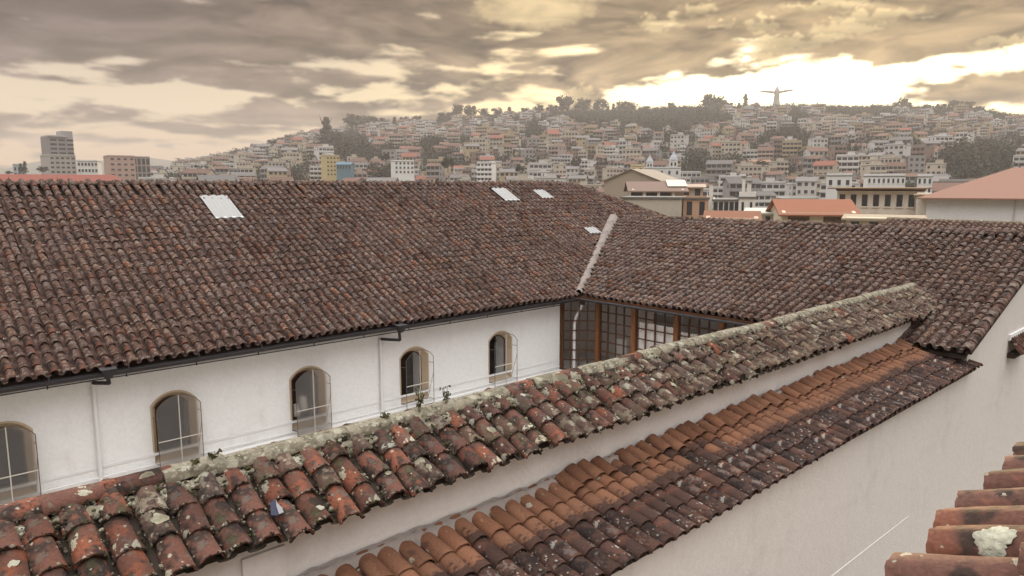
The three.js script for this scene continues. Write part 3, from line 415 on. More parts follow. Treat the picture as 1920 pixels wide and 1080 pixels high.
// ------------------------------------------------------------------ the gallery wing at right angles to it
const gal = thing('convent_gallery', 'gallery wing with glazed wooden window wall and broad tile roof', 'building');
{
  const roof = part(gal, 'roof', deck([V3(14.67, EAVE_Y, -13.2), V3(20.3, RIDGE2_Y, -16.7), V3(RIDGE_X, RIDGE2_Y, -16.7), V3(RIDGE_X, RIDGE2_Y, -3.86), V3(14.67, EAVE_Y, -3.86)].reverse().map((p) => p.setY(p.y - 0.075))), M.deck);
  part(gal, 'rear_roof', deck([V3(RIDGE_X + 0.02, RIDGE2_Y - 0.01, -17), V3(27, 6.8, -17), V3(27, 6.8, -3.86), V3(RIDGE_X + 0.02, RIDGE2_Y - 0.01, -3.86)].reverse()), std({ color: new THREE.Color(0.11, 0.075, 0.06) }));
  const f = slope(V3(14.67, EAVE_Y, 0), V3(1, mR, 0)), geos = variants(10, 23, { r: 0.071, r2: 0.061, L: 0.34, seg: 8, flat: 1.05 });
  const sag = (P) => (fbm(P.x * 0.35 + 40, P.z * 0.35, 79, 3) - 0.5) * 0.14;
  const keep = (P) => P.x < RIDGE_X - 0.05 && P.z < -3.86 && P.z > (P.x < 20.3 ? -13.2 - (P.x - 14.65) * 3.5 / 5.65 + 0.10 : -16.7);
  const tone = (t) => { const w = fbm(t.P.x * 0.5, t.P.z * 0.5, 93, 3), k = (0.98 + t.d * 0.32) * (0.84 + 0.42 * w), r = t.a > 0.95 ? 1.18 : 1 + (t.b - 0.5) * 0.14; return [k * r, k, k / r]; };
  const us = f.U.z > 0 ? [-16.9, -3.95] : [3.95, 16.9];
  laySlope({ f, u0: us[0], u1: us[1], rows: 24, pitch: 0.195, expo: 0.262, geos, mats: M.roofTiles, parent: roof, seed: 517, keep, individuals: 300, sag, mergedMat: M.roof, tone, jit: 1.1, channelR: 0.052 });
  const rg = variants(5, 29, { r: 0.10, r2: 0.085, L: 0.40, seg: 8 }), rnd = mulberry(67);
  for (let z = -16.6; z < -3.9; z += 0.34) { const m = part(roof, 'ridge_tile', rg[Math.floor(rnd() * 5)], M.roofTiles[Math.floor(rnd() * 8)]); m.position.set(RIDGE_X, RIDGE2_Y - 0.01 + rnd() * 0.03, z + 0.3); m.rotation.set((rnd() - 0.5) * 0.1, (rnd() - 0.5) * 0.1, 0); }
  // verge: a doubled course of tiles down the gable edge
  const vg = variants(5, 31, { r: 0.10, r2: 0.088, L: 0.36, seg: 8 });
  for (let k = 0; k < 22; k++) { const s = -0.06 + k * 0.285, m = part(roof, 'verge_tile', vg[k % 5], M.roofTiles[(k * 5) % 8]); m.applyMatrix4(sMat(f, f.U.z > 0 ? -3.84 : 3.84, s, 0.05 + rnd() * 0.02, (rnd() - 0.5) * 0.1, f.U.z > 0 ? -0.25 : 0.25, -0.05)); }
  part(gal, 'verge_board', deck([V3(14.67, EAVE_Y + 0.02, -3.86), V3(14.67, EAVE_Y + 0.02, -3.76), V3(RIDGE_X, RIDGE2_Y + 0.02, -3.76), V3(RIDGE_X, RIDGE2_Y + 0.02, -3.86)], 0.05), M.deck);

  // timber window wall
  const FX = 14.98, LY = 4.93, TOPY = 6.84, zs = [1122, 1190, 1270, 1355, 1448].map((x) => onX(x, 600, FX).z), ch = V3(14.25, 0, -13.5);
  while (zs[zs.length - 1] < -7.6) zs.push(zs[zs.length - 1] + (zs[2] - zs[1]));
  const bays = [[ch, V3(FX, 0, zs[0])]]; for (let i = 0; i < zs.length - 1; i++) bays.push([V3(FX, 0, zs[i]), V3(FX, 0, zs[i + 1])]);
  zs.forEach((z) => part(gal, 'post', metreUV(box(FX - 0.07, FX + 0.07, LY, TOPY, z - 0.065, z + 0.065)), M.wood));
  part(gal, 'post', metreUV(box(ch.x - 0.01, ch.x + 0.08, LY, TOPY, ch.z + 0.0, ch.z + 0.09)), M.woodDark);
  bays.forEach(([A, B], bi) => {
    const len = A.distanceTo(B), d = B.clone().sub(A).normalize(), grp = new THREE.Group(); grp.name = 'window'; grp.position.set(A.x, 0, A.z); grp.rotation.y = Math.atan2(-d.z, d.x); gal.add(grp);
    const i0 = 0.07, i1 = len - 0.07, n = bi === 0 ? 4 : 4, w = (i1 - i0) / n, rows = 7, hh = (TOPY - LY) / rows, wd = bi < 2 ? M.woodDark : M.woodDark;
    for (let c = 0; c <= n; c++) part(grp, 'mullion', metreUV(box(i0 + c * w - 0.017, i0 + c * w + 0.017, LY, TOPY, -0.02, 0.02)), bi === 0 && c === 2 ? M.woodDark : M.woodDark);
    for (let r = 0; r <= rows; r++) part(grp, 'transom', metreUV(box(i0, i1, LY + r * hh - 0.014, LY + r * hh + 0.014, -0.016, 0.016)), wd);
    const pane = new THREE.PlaneGeometry(w - 0.034, hh - 0.028);
    for (let c = 0; c < n; c++) for (let r = 0; r < rows; r++) { const p = part(grp, 'pane', pane, M.glass); p.position.set(i0 + (c + 0.5) * w, LY + (r + 0.5) * hh, 0); }
    if (bi >= 2) { // net curtain hung inside, in folds
      const NX = 60, top = LY + (bi === 2 ? 5.55 : 5.3) * hh, g = new THREE.PlaneGeometry(i1 - i0, top - LY, NX, 1), p = g.attributes.position; for (let k = 0; k < p.count; k++) p.setZ(k, 0.022 * Math.sin(p.getX(k) * 58 + Math.sin(p.getX(k) * 9) * 2) - 0.01 * vn(p.getX(k) * 12, 1, bi)); g.computeVertexNormals();
      const cu = part(grp, 'curtain', g, M.curtain); cu.position.set((i0 + i1) / 2, (top + LY) / 2, -0.07);
    }
  });
  part(gal, 'head_beam', metreUV(box(FX - 0.09, FX + 0.2, TOPY, TOPY + 0.09, zs[0] - 0.6, -6.3)), M.woodDark);
  { const B = V3(FX, 0, zs[0]), d = B.clone().sub(ch), g = metreUV(tf(new THREE.BoxGeometry(d.length() + 0.1, 0.09, 0.2), 0, 0, 0)); const m = part(gal, 'head_beam', g, M.woodDark); m.position.copy(ch.clone().add(B).multiplyScalar(0.5)).setY(TOPY + 0.045); m.rotation.y = Math.atan2(-d.z, d.x); }
  // lower wall, ledge, floor and inner walls
  const low = new THREE.Shape(); [[14.25, -13.5], [FX - 0.05, zs[0] - 0.0], [FX - 0.05, -4.46], [20, -4.46], [20, -16.4], [14.25, -16.4]].forEach(([x, z], i) => i ? low.lineTo(x, -z) : low.moveTo(x, -z));
  const lg = new THREE.ExtrudeGeometry(low, { depth: LY - 0.12, bevelEnabled: false }); lg.rotateX(-Math.PI / 2); part(gal, 'lower_wall', metreUV(lg), M.white);
  const led = new THREE.Shape(); [[14.19, -13.4], [FX - 0.18, zs[0] - 0.02], [FX - 0.18, -6], [FX + 0.1, -6], [FX + 0.1, -13.4]].forEach(([x, z], i) => i ? led.lineTo(x, -z) : led.moveTo(x, -z));
  const leg = new THREE.ExtrudeGeometry(led, { depth: 0.11, bevelEnabled: true, bevelSize: 0.02, bevelThickness: 0.02, bevelSegments: 2 }); leg.rotateX(-Math.PI / 2); leg.translate(0, LY - 0.14, 0); part(gal, 'ledge', leg, M.moulding);
  part(gal, 'inner_wall', metreUV(merge([box(16.4, 16.6, LY, 7.45, -16.3, -4.5), box(14.3, 16.4, LY, 7.3, -15.2, -15.0)])), std({ color: new THREE.Color(0.68, 0.60, 0.54) }));
  part(gal, 'inner_door', metreUV(box(16.33, 16.39, LY, LY + 1.5, -11.9, -11.2)), M.woodDark);
  part(gal, 'notice', box(15.8, 15.81, LY + 0.12, LY + 0.75, onX(1163, 660, 15.8).z - 0.22, onX(1163, 660, 15.8).z + 0.22), M.curtain, 'white paper sheets hung behind the glass');
  part(gal, 'gable_wall', (() => { const s = new THREE.Shape(); [[15.05, 0], [26.5, 0], [26.5, 6.7], [RIDGE_X, RIDGE2_Y - 0.09], [15.05, EAVE_Y + (15.05 - 14.67) * mR - 0.09]].forEach(([x, y], i) => i ? s.lineTo(x, y) : s.moveTo(x, y)); const g = new THREE.ExtrudeGeometry(s, { depth: 0.5, bevelEnabled: false }); g.translate(0, 0, -4.42); return metreUV(g); })(), M.cream);
  part(gal, 'facade_end', metreUV(box(14.94, 15.3, LY - 0.13, 6.9, zs[zs.length - 1] + 0.07, -4.43)), M.white);
  part(gal, 'rear_wall', metreUV(box(26, 26.4, 0, 6.7, -16.5, -4.42)), M.white);
  part(gal, 'eave_board', box(14.60, 14.66, 6.90, 6.985, -13.05, -6.3), M.woodDark);
  part(gal, 'gutter', tube([V3(14.58, 6.90, -13.1), V3(14.58, 6.90, -9), V3(14.58, 6.90, -6.3)], 0.035, 8), M.gutter);
}

// ------------------------------------------------------------------ the long wall with its tiled coping, and the lean-to roof against it
const cop = thing('coping_wall', 'white garden wall capped with lichen covered red tiles', 'wall');
const C_RZ = -5.58, C_RY = 7.765, C_EZ = -4.83, C_EY = 7.41, C_X0 = -1.5, C_X1 = 17.0;
const sagC = (x) => (fbm(x * 0.35, 1.3, 97, 3) - 0.5) * 0.10;
{
  part(cop, 'wall', metreUV(box(C_X0, 15.22, 0, 7.40, -6.15, -4.98)), M.cream);
  { const a = onZ(452, 1060, -4.98).x, b = onZ(533, 1060, -4.98).x; part(cop, 'pilaster', metreUV(box(a, b, 0, 7.3, -4.98, -4.95)), M.cream); }
  const V = V3(0, C_RY - C_EY, C_RZ - C_EZ), f = slope(V3(0, C_EY, C_EZ), V), fr = slope(V3(0, C_EY, 2 * C_RZ - C_EZ), V3(0, V.y, -V.z));
  const roof = part(cop, 'coping', merge([deck([V3(C_X0, C_EY + 0.03, C_EZ - 0.08), V3(C_X1, C_EY + 0.03, C_EZ - 0.08), V3(C_X1, C_RY - 0.01, C_RZ), V3(C_X0, C_RY - 0.01, C_RZ)]), deck([V3(C_X0, C_RY - 0.01, C_RZ - 0.005), V3(C_X1, C_RY - 0.01, C_RZ - 0.005), V3(C_X1, C_EY, 2 * C_RZ - C_EZ), V3(C_X0, C_EY, 2 * C_RZ - C_EZ)])]), M.earth);
  const big = variants(12, 37, { r: 0.100, r2: 0.084, L: 0.37, th: 0.018, seg: 12, ls: 4, wob: 0.006 }), wallTop = (P) => P.y > EAVE_Y + (P.x - 14.67) * mR - 0.12 || P.x < 15.2;
  const rows = laySlope({ f, u0: f.U.x > 0 ? C_X0 + 0.1 : -C_X1, u1: f.U.x > 0 ? C_X1 : -C_X0, rows: 3, pitch: 0.217, expo: 0.268, geos: big, mats: M.copingTiles, parent: roof, seed: 531, keep: wallTop, jit: 1.9, lift: 0.03, sag: (P) => sagC(P.x), channelMat: M.earth, channelR: 0.07, s0: -0.02,
    pick: (t) => { const far = step(4.5, 8.5, t.P.x), cr = t.d < mix(0.22, 0.93, far); return [big[Math.floor(t.a * 12)], cr ? M.crustedTiles[Math.floor(t.b * 5)] : M.copingTiles[Math.floor(t.b * 6)]]; } });
  laySlope({ f: fr, u0: fr.U.x > 0 ? C_X0 + 0.1 : -14.5, u1: fr.U.x > 0 ? 14.5 : -C_X0, rows: 3, pitch: 0.217, expo: 0.26, geos: big.slice(0, 6), mats: M.crustedTiles, parent: roof, seed: 537, individuals: 0, jit: 1.4, lift: 0.03, channelR: 0, s0: -0.09 });
  // ridge course along the top, bedded in crusted mortar
  const rg = variants(6, 41, { r: 0.115, r2: 0.095, L: 0.46, th: 0.02, seg: 12, ls: 4, wob: 0.006, flat: 0.8 }), rnd = mulberry(73);
  for (let x = C_X0; x < C_X1 - 0.1; x += 0.385) { const crusty = rnd() < mix(0.5, 0.92, step(4.2, 7, x)); const m = part(roof, 'ridge_tile', rg[Math.floor(rnd() * 6)], crusty ? M.crust : M.copingTiles[Math.floor(rnd() * 6)]); m.position.set(x, C_RY + 0.015 + sagC(x) + rnd() * 0.015, C_RZ + (rnd() - 0.5) * 0.02); m.rotation.set(0.03, -Math.PI / 2 + (rnd() - 0.5) * 0.07, 0); m.rotation.order = 'YXZ'; }
  // mortar fillet under the ridge, lumpy
  const lumps = [], lr = mulberry(79), ico = new THREE.IcosahedronGeometry(1, 1);
  for (let x = C_X0; x < C_X1 - 0.3; x += 0.05) for (const zz of [0, 1]) { const g = ico.clone(), s = 0.035 + lr() * 0.035; g.scale(s * 1.5, s * 0.75, s * 1.1); const p = g.attributes.position; for (let k = 0; k < p.count; k++) { const j = 1 + (h2(Math.round(p.getX(k) * 4e3), Math.round(p.getY(k) * 4e3) + Math.round(p.getZ(k) * 4e3), 7) - 0.5) * 0.35; p.setXYZ(k, p.getX(k) * j, p.getY(k) * j, p.getZ(k) * j); } lumps.push(tf(g, x + lr() * 0.05, C_RY - 0.045 + sagC(x) + (zz ? 0 : -0.02) + lr() * 0.02, C_RZ + 0.105 + lr() * 0.035, lr() * 6)); }
  const lm = part(roof, 'mortar_bedding', metreUV(merge(lumps)), M.crust); lm.userData.kind = 'stuff';
  // raised lichen rosettes and cushions of moss growing on and between the tiles
  const ros = (seed, flat) => { const g = new THREE.SphereGeometry(1, 22, 7, 0, 6.2832, 0, 1.5708), p = g.attributes.position; for (let k = 0; k < p.count; k++) { const a = Math.atan2(p.getZ(k), p.getX(k)), rr = Math.hypot(p.getX(k), p.getZ(k)), j = 1 + 0.30 * (vn(Math.cos(a) * 2.3 + 9, Math.sin(a) * 2.3 + seed, seed) - 0.5) * rr * 2, hgt = p.getY(k) * flat * (0.6 + 0.8 * vn(p.getX(k) * 5 + seed, p.getZ(k) * 5, seed + 3)) + (rr > 0.82 && rr < 0.99 ? flat * 0.35 : 0); p.setXYZ(k, p.getX(k) * j, hgt, p.getZ(k) * j); } g.computeVertexNormals(); const uv = g.attributes.uv; for (let k = 0; k < uv.count; k++) uv.setXY(k, p.getX(k) * 0.06 + seed * 0.37, p.getZ(k) * 0.06 + seed * 0.61); return g; };
  const rosG = [1, 2, 3, 4, 5].map((s) => ros(s, 0.09)), rr = mulberry(83);
  const lichenTex = tex(256, (u, v) => { const f = fbm(u * 60, v * 60, 1301, 3, 60), a = fbm(u * 8, v * 8, 1303, 4, 8), k = 0.75 + 0.5 * f; const c = mix3([0.34, 0.32, 0.25], [0.24, 0.22, 0.165], step(0.45, 0.6, a)); return [c[0] * k, c[1] * k, c[2] * k]; });
  const lichMat = [bumpy({ roughness: 1 }, lichenTex, 0.006), bumpy({ roughness: 1, color: new THREE.Color(0.82, 0.8, 0.74) }, lichenTex, 0.006)];
  // on tile crowns
  rows.forEach((t) => { if (rr() > (t.P.x < 9 ? 0.13 : 0.05)) return; const m = part(roof, 'lichen', rosG[Math.floor(rr() * 5)], lichMat[Math.floor(rr() * 2)]); const loc = new THREE.Matrix4().makeTranslation((rr() - 0.5) * 0.05, 0.0865 - 0.003, -0.06 - rr() * 0.18), s = 0.022 + rr() * rr() * 0.045; m.applyMatrix4(t.m.clone().multiply(loc).multiply(new THREE.Matrix4().makeRotationY(rr() * 6)).multiply(new THREE.Matrix4().makeScale(s, 0.055, s * (0.8 + rr() * 0.4)))); });
  // along the ridge
  for (let x = C_X0 + 0.2; x < 9; x += 0.17 + rr() * 0.35) { const m = part(roof, 'lichen', rosG[Math.floor(rr() * 5)], lichMat[Math.floor(rr() * 2)]), s = 0.05 + rr() * 0.06; m.position.set(x, C_RY + sagC(x) + 0.045 - rr() * 0.035, C_RZ + 0.075 + rr() * 0.035); m.rotation.set(0.9 + rr() * 0.3, 0, (rr() - 0.5) * 0.3); m.scale.set(s * 1.15, 0.11, s); }
  const cush = new THREE.IcosahedronGeometry(1, 1); { const p = cush.attributes.position; for (let k = 0; k < p.count; k++) { const j = 0.75 + 0.5 * h2(Math.round(p.getX(k) * 99), Math.round(p.getY(k) * 99 + p.getZ(k) * 77), 3); p.setXYZ(k, p.getX(k) * j, p.getY(k) * j, p.getZ(k) * j); } cush.computeVertexNormals(); }
  const rimT = rows.filter((t) => t.P.x < 10), NR = rimT.length * 16, NM = 5200 + NR, moss = new THREE.InstancedMesh(cush, std({ roughness: 1 }), NM), mm = new THREE.Matrix4(), mc = new THREE.Color(); moss.name = 'moss_and_lichen'; moss.userData.kind = 'stuff';
  for (let i = 5200; i < NM; i++) { const t = rimT[Math.floor((i - 5200) / 16)], th = Math.PI * (0.04 + 0.92 * rr()), R = 0.094 + rr() * 0.006, s2 = 0.004 + rr() * rr() * 0.012; mm.compose(V3(-Math.cos(th) * R, Math.sin(th) * R * 0.88, -0.022 * rr() * rr()).applyMatrix4(t.m), new THREE.Quaternion().setFromEuler(new THREE.Euler(rr() * 6, rr() * 6, rr() * 6)), V3(s2 * 1.3, s2 * 0.8, s2)); moss.setMatrixAt(i, mm); const q = rr(); if (q < 0.62) mc.setRGB(0.026, 0.020, 0.015); else if (q < 0.8) mc.setRGB(0.055, 0.048, 0.022); else mc.setRGB(0.20, 0.185, 0.14); mc.multiplyScalar(0.75 + rr() * 0.5); moss.setColorAt(i, mc); }
  for (let i = 0; i < 5200; i++) {
    const x = C_X0 + Math.pow(rr(), 1.25) * (C_X1 - C_X0 - 1.2), top = rr() < 0.42, col = Math.round((x - C_X0 - 0.1) / 0.217) + 0.5, s = top ? 0.62 + rr() * 0.17 : rr() * 0.8, s2 = 0.005 + rr() * rr() * 0.017;
    const u = top && rr() < 0.5 ? x : C_X0 + 0.1 + col * 0.217 + (rr() - 0.5) * 0.10, P = f.O.clone().addScaledVector(V3(1, 0, 0), u).addScaledVector(f.V, s).addScaledVector(f.N, (top ? 0.055 : 0.028) + sagC(u) + rr() * 0.03);
    mm.compose(P, new THREE.Quaternion().setFromEuler(new THREE.Euler(rr() * 6, rr() * 6, rr() * 6)), V3(s2, s2 * 0.7, s2 * 1.1)); moss.setMatrixAt(i, mm);
    const t = rr(); if (t < 0.5) mc.setRGB(0.026, 0.020, 0.014); else if (t < 0.72) mc.setRGB(0.055, 0.050, 0.020); else if (t < 0.88) mc.setRGB(0.21, 0.195, 0.14); else mc.setRGB(0.11, 0.085, 0.065); mc.multiplyScalar(0.75 + rr() * 0.5); moss.setColorAt(i, mc);
  }
  roof.add(moss);
}
const lean = thing('lean_to', 'lean-to roof of orange and blackened tiles above a plain white wall', 'roof');
const L_TZ = -4.95, L_TY = 6.97, L_EZ = -3.79, L_EY = 6.67, L_X1 = 15.2, L_X0 = 0.2;
{
  part(lean, 'outer_wall', metreUV(box(L_X0, 15.05, 0, 6.58, -4.4, -3.92)), M.cream);
  const V = V3(0, L_TY - L_EY, L_TZ - L_EZ), f = slope(V3(0, L_EY, L_EZ), V), roof = part(lean, 'roof', deck([V3(L_X0, L_EY - 0.03, L_EZ - 0.02), V3(L_X1, L_EY - 0.03, L_EZ - 0.02), V3(L_X1, L_TY - 0.03, L_TZ + 0.004), V3(L_X0, L_TY - 0.03, L_TZ + 0.004)]), M.deck);
  const o = { r: 0.0955, r2: 0.090, L: 0.37, th: 0.014, seg: 10, ls: 3, wob: 0.003, flat: 0.70 }, gs = variants(12, 43, o), gm = variants(8, 47, { ...o, unitV: true }), sag = (P) => (fbm(P.x * 0.4, P.z * 0.5, 113, 3) - 0.5) * 0.08 - 0.05 * step(14.4, 15.2, P.x) * step(-4.4, -4.9, P.z);
  laySlope({ f, u0: f.U.x > 0 ? L_X0 + 0.1 : -L_X1, u1: f.U.x > 0 ? L_X1 - 0.08 : -L_X0, rows: 4, pitch: 0.198, expo: 0.298, geos: gs, mats: M.blackTiles, parent: roof, seed: 547, jit: 0.75, lift: 0.012, sag, channelR: 0.05, s0: -0.07, keep: (P) => P.x > L_X0,
    pick: (t) => { const e = t.r + (fbm(t.P.x * 0.7, 2, 121, 2) - 0.5) * 1.3 + (t.d - 0.5) * 0.5 - 0.15; const k = Math.floor(t.a * 12), j = Math.floor(t.a * 8); return e > 2.55 ? [gs[k], M.cleanTiles[Math.floor(t.b * 4)]] : e > 1.45 ? [gm[j], M.mixedTiles[Math.floor(t.b * 3)]] : [gs[k], M.blackTiles[Math.floor(t.b * 5)]]; } });
  // loose half tiles tucked in under the wall from the middle on, slipped here and there
  const gt = variants(6, 53, { r: 0.096, r2: 0.090, L: 0.27, th: 0.014, seg: 10, ls: 2, wob: 0.005, flat: 0.70 }), rnd = mulberry(89);
  for (let x = 5.2; x < L_X1 - 0.15; x += 0.198) { if (rnd() < 0.06) continue; const m = part(roof, 'flashing_tile', gt[Math.floor(rnd() * 6)], M.cleanTiles[Math.floor(rnd() * 4)]); m.applyMatrix4(sMat(f, f.U.x > 0 ? x + (rnd() - 0.5) * 0.03 : -x, 0.925 + (rnd() - 0.5) * 0.09, 0.045 + rnd() * 0.012 + sag(V3(x, 0, -4.8)), (rnd() - 0.5) * 0.16, (rnd() - 0.5) * 0.12, 0.03 + (rnd() - 0.5) * 0.1)); }
  // mortar flashing smeared along the foot of the wall
  const pos = [], idx = [], uv = [], N = 220; for (let i = 0; i <= N; i++) { const x = L_X0 + (L_X1 - 0.05 - L_X0) * i / N, hgt = 0.0 + 0.07 * fbm(x * 1.3, 4, 131, 4) + 0.03 * vn(x * 9, 1, 133), out = 0.06 + 0.08 * fbm(x * 2, 9, 135, 4), y = L_TY + 0.01 + sag(V3(x, 0, -4.85)) * 0.6; [[y + hgt, -4.966], [y + hgt * 0.6, -4.945], [y + 0.03 + 0.02 * vn(x * 14, 3, 3), -4.93 + out * 0.45], [y - 0.04, -4.93 + out]].forEach(([yy, zz], q) => { pos.push(x, yy + (vn(x * 30, q, 5) - 0.5) * 0.012, zz); uv.push(x, q * 0.08); }); }
  for (let i = 0; i < N; i++) for (let q = 0; q < 3; q++) { const k = i * 4 + q; idx.push(k, k + 1, k + 4, k + 1, k + 5, k + 4); }
  const g = new THREE.BufferGeometry(); g.setAttribute('position', new THREE.Float32BufferAttribute(pos, 3)); g.setAttribute('uv', new THREE.Float32BufferAttribute(uv, 2)); g.setIndex(idx); g.computeVertexNormals(); part(lean, 'mortar_flashing', g, M.mortar);
  // pale tapering plaster strip low on the outer wall, barely proud
  const a = onZ(1540, 1095, -3.9), b = onZ(1706, 968, -3.9); part(lean, 'plaster_strip', (() => { const s = new THREE.Shape(); s.moveTo(a.x - 3, a.y - 0.13); s.lineTo(a.x + 0.3, a.y - 0.05); s.lineTo(b.x, b.y); s.lineTo(a.x - 3, a.y + 0.06); const q = new THREE.ExtrudeGeometry(s, { depth: 0.012, bevelEnabled: false }); q.translate(0, 0, -3.926); return metreUV(q); })(), M.white);
}

// ------------------------------------------------------------------ the tiled corner close to the camera
const nearRoof = thing('near_roof', 'red tiled roof corner with a large pale lichen patch', 'roof');
{
  const O = V3(0, 8.735, -0.715), V = V3(0, 0.48, 1), f = slope(O, V), o = { r: 0.105, r2: 0.088, L: 0.46, th: 0.018, seg: 14, ls: 5, wob: 0.006, flat: 0.82 }, gs = variants(8, 59, o);
  const eave = part(nearRoof, 'deck', deck([V3(1.5, 8.70, -0.745), V3(9, 8.70, -0.745), V3(9, 8.695 + 0.48 * 1.8, 0.96), V3(1.5, 8.695 + 0.48 * 1.8, 0.96)], 0.05), M.deck);
  part(nearRoof, 'wall', metreUV(box(1.6, 8.8, 0, 8.74, -0.45, -0.1)), M.cream);
  const mats = tints(clayTexture(1500, { base: [0.120, 0.055, 0.040], warm: [0.175, 0.068, 0.043], soot: [0.042, 0.025, 0.019], lichen: [0.135, 0.105, 0.082], sootAmt: 0.13, lichenAmt: 0.04, warmAmt: 0.05, spots: 10, spotChance: 0.08, spotColor: [0.30, 0.27, 0.21], moss: 0.02 }), [G3(1), G3(0.85, 1.04), G3(1.15), G3(0.95, 1.05)], 0.005, 0.75);
  const nt = laySlope({ f, u0: f.U.x > 0 ? 1.62 : -8.8, u1: f.U.x > 0 ? 8.8 : -1.62, rows: 5, pitch: 0.247, expo: 0.355, geos: gs, mats, parent: eave, seed: 563, jit: 1.3, lift: 0.02, channelR: 0.075, s0: -0.02 });
  // one big lichen patch bent over the flank of a tile
  const side = f.U.x > 0 ? -1 : 1; let bt = nt[0], bz = 0, bd = 1e9; nt.forEach((t) => { for (let z = -0.04; z > -0.4; z -= 0.02) { const [x, y] = toPx(V3(side * 0.075, 0.055, z).applyMatrix4(t.m)), dd = Math.hypot(x - 1868, y - 1021); if (dd < bd) { bd = dd; bt = t; bz = z; } } });
  const g = new THREE.SphereGeometry(1, 40, 10, 0, 6.2832, 0, 1.5708), q = g.attributes.position, uv = g.attributes.uv;
  for (let k = 0; k < q.count; k++) { const a = Math.atan2(q.getZ(k), q.getX(k)), j = 1 + 0.55 * (vn(Math.cos(a) * 2.2 + 5, Math.sin(a) * 2.2 + 5, 17) - 0.5) + 0.25 * (vn(Math.cos(a) * 7 + 5, Math.sin(a) * 7 + 5, 19) - 0.5), x = q.getX(k) * j * 0.062, z = q.getZ(k) * j * 0.058, h = q.getY(k) * 0.009 * (0.7 + 0.6 * vn(x * 90, z * 90, 4)), th = x / 0.098 + side * 0.75; uv.setXY(k, x * 1.6, z * 1.6); q.setXYZ(k, Math.sin(th) * (0.1 + h), Math.cos(th) * (0.1 + h) * 0.84, z); }
  g.computeVertexNormals();
  const m = part(eave, 'lichen', g, bumpy({ roughness: 1 }, tex(256, (u, v) => { const f2 = fbm(u * 40, v * 40, 1601, 3, 40), k = 0.7 + 0.6 * f2; return [0.36 * k, 0.345 * k, 0.265 * k]; }), 0.008), 'pale grey-green lichen patch'); m.applyMatrix4(bt.m.clone().multiply(new THREE.Matrix4().makeTranslation(0, 0, bz)));
}

// a short tiled hood built out from the gable wall
{
  const p = onZ(1893, 628, -3.9), st = thing('tiled_hood', 'short pink tiled hood with a white cap on the gable wall', 'roof', [p.x, p.y, -3.92]);
  part(st, 'cap', metreUV(box(0, 1.2, -0.12, 0.0, 0, 0.05)), M.white); part(st, 'corbel', metreUV(box(0.03, 1.2, -0.50, -0.40, 0, 0.14)), M.deck);
  const gs = variants(4, 63, { r: 0.085, r2: 0.075, L: 0.26, seg: 9, ls: 2 }); for (let i = 0; i < 7; i++) for (let j = 0; j < 2; j++) { const m = part(st, 'tile', gs[(i + j) % 4], M.copingTiles[(i * 2 + j) % 6]); m.position.set(0.09 + i * 0.165, -0.40 + 0.17 * j, 0.27 - 0.13 * j); m.rotation.x = 0.75; }
}
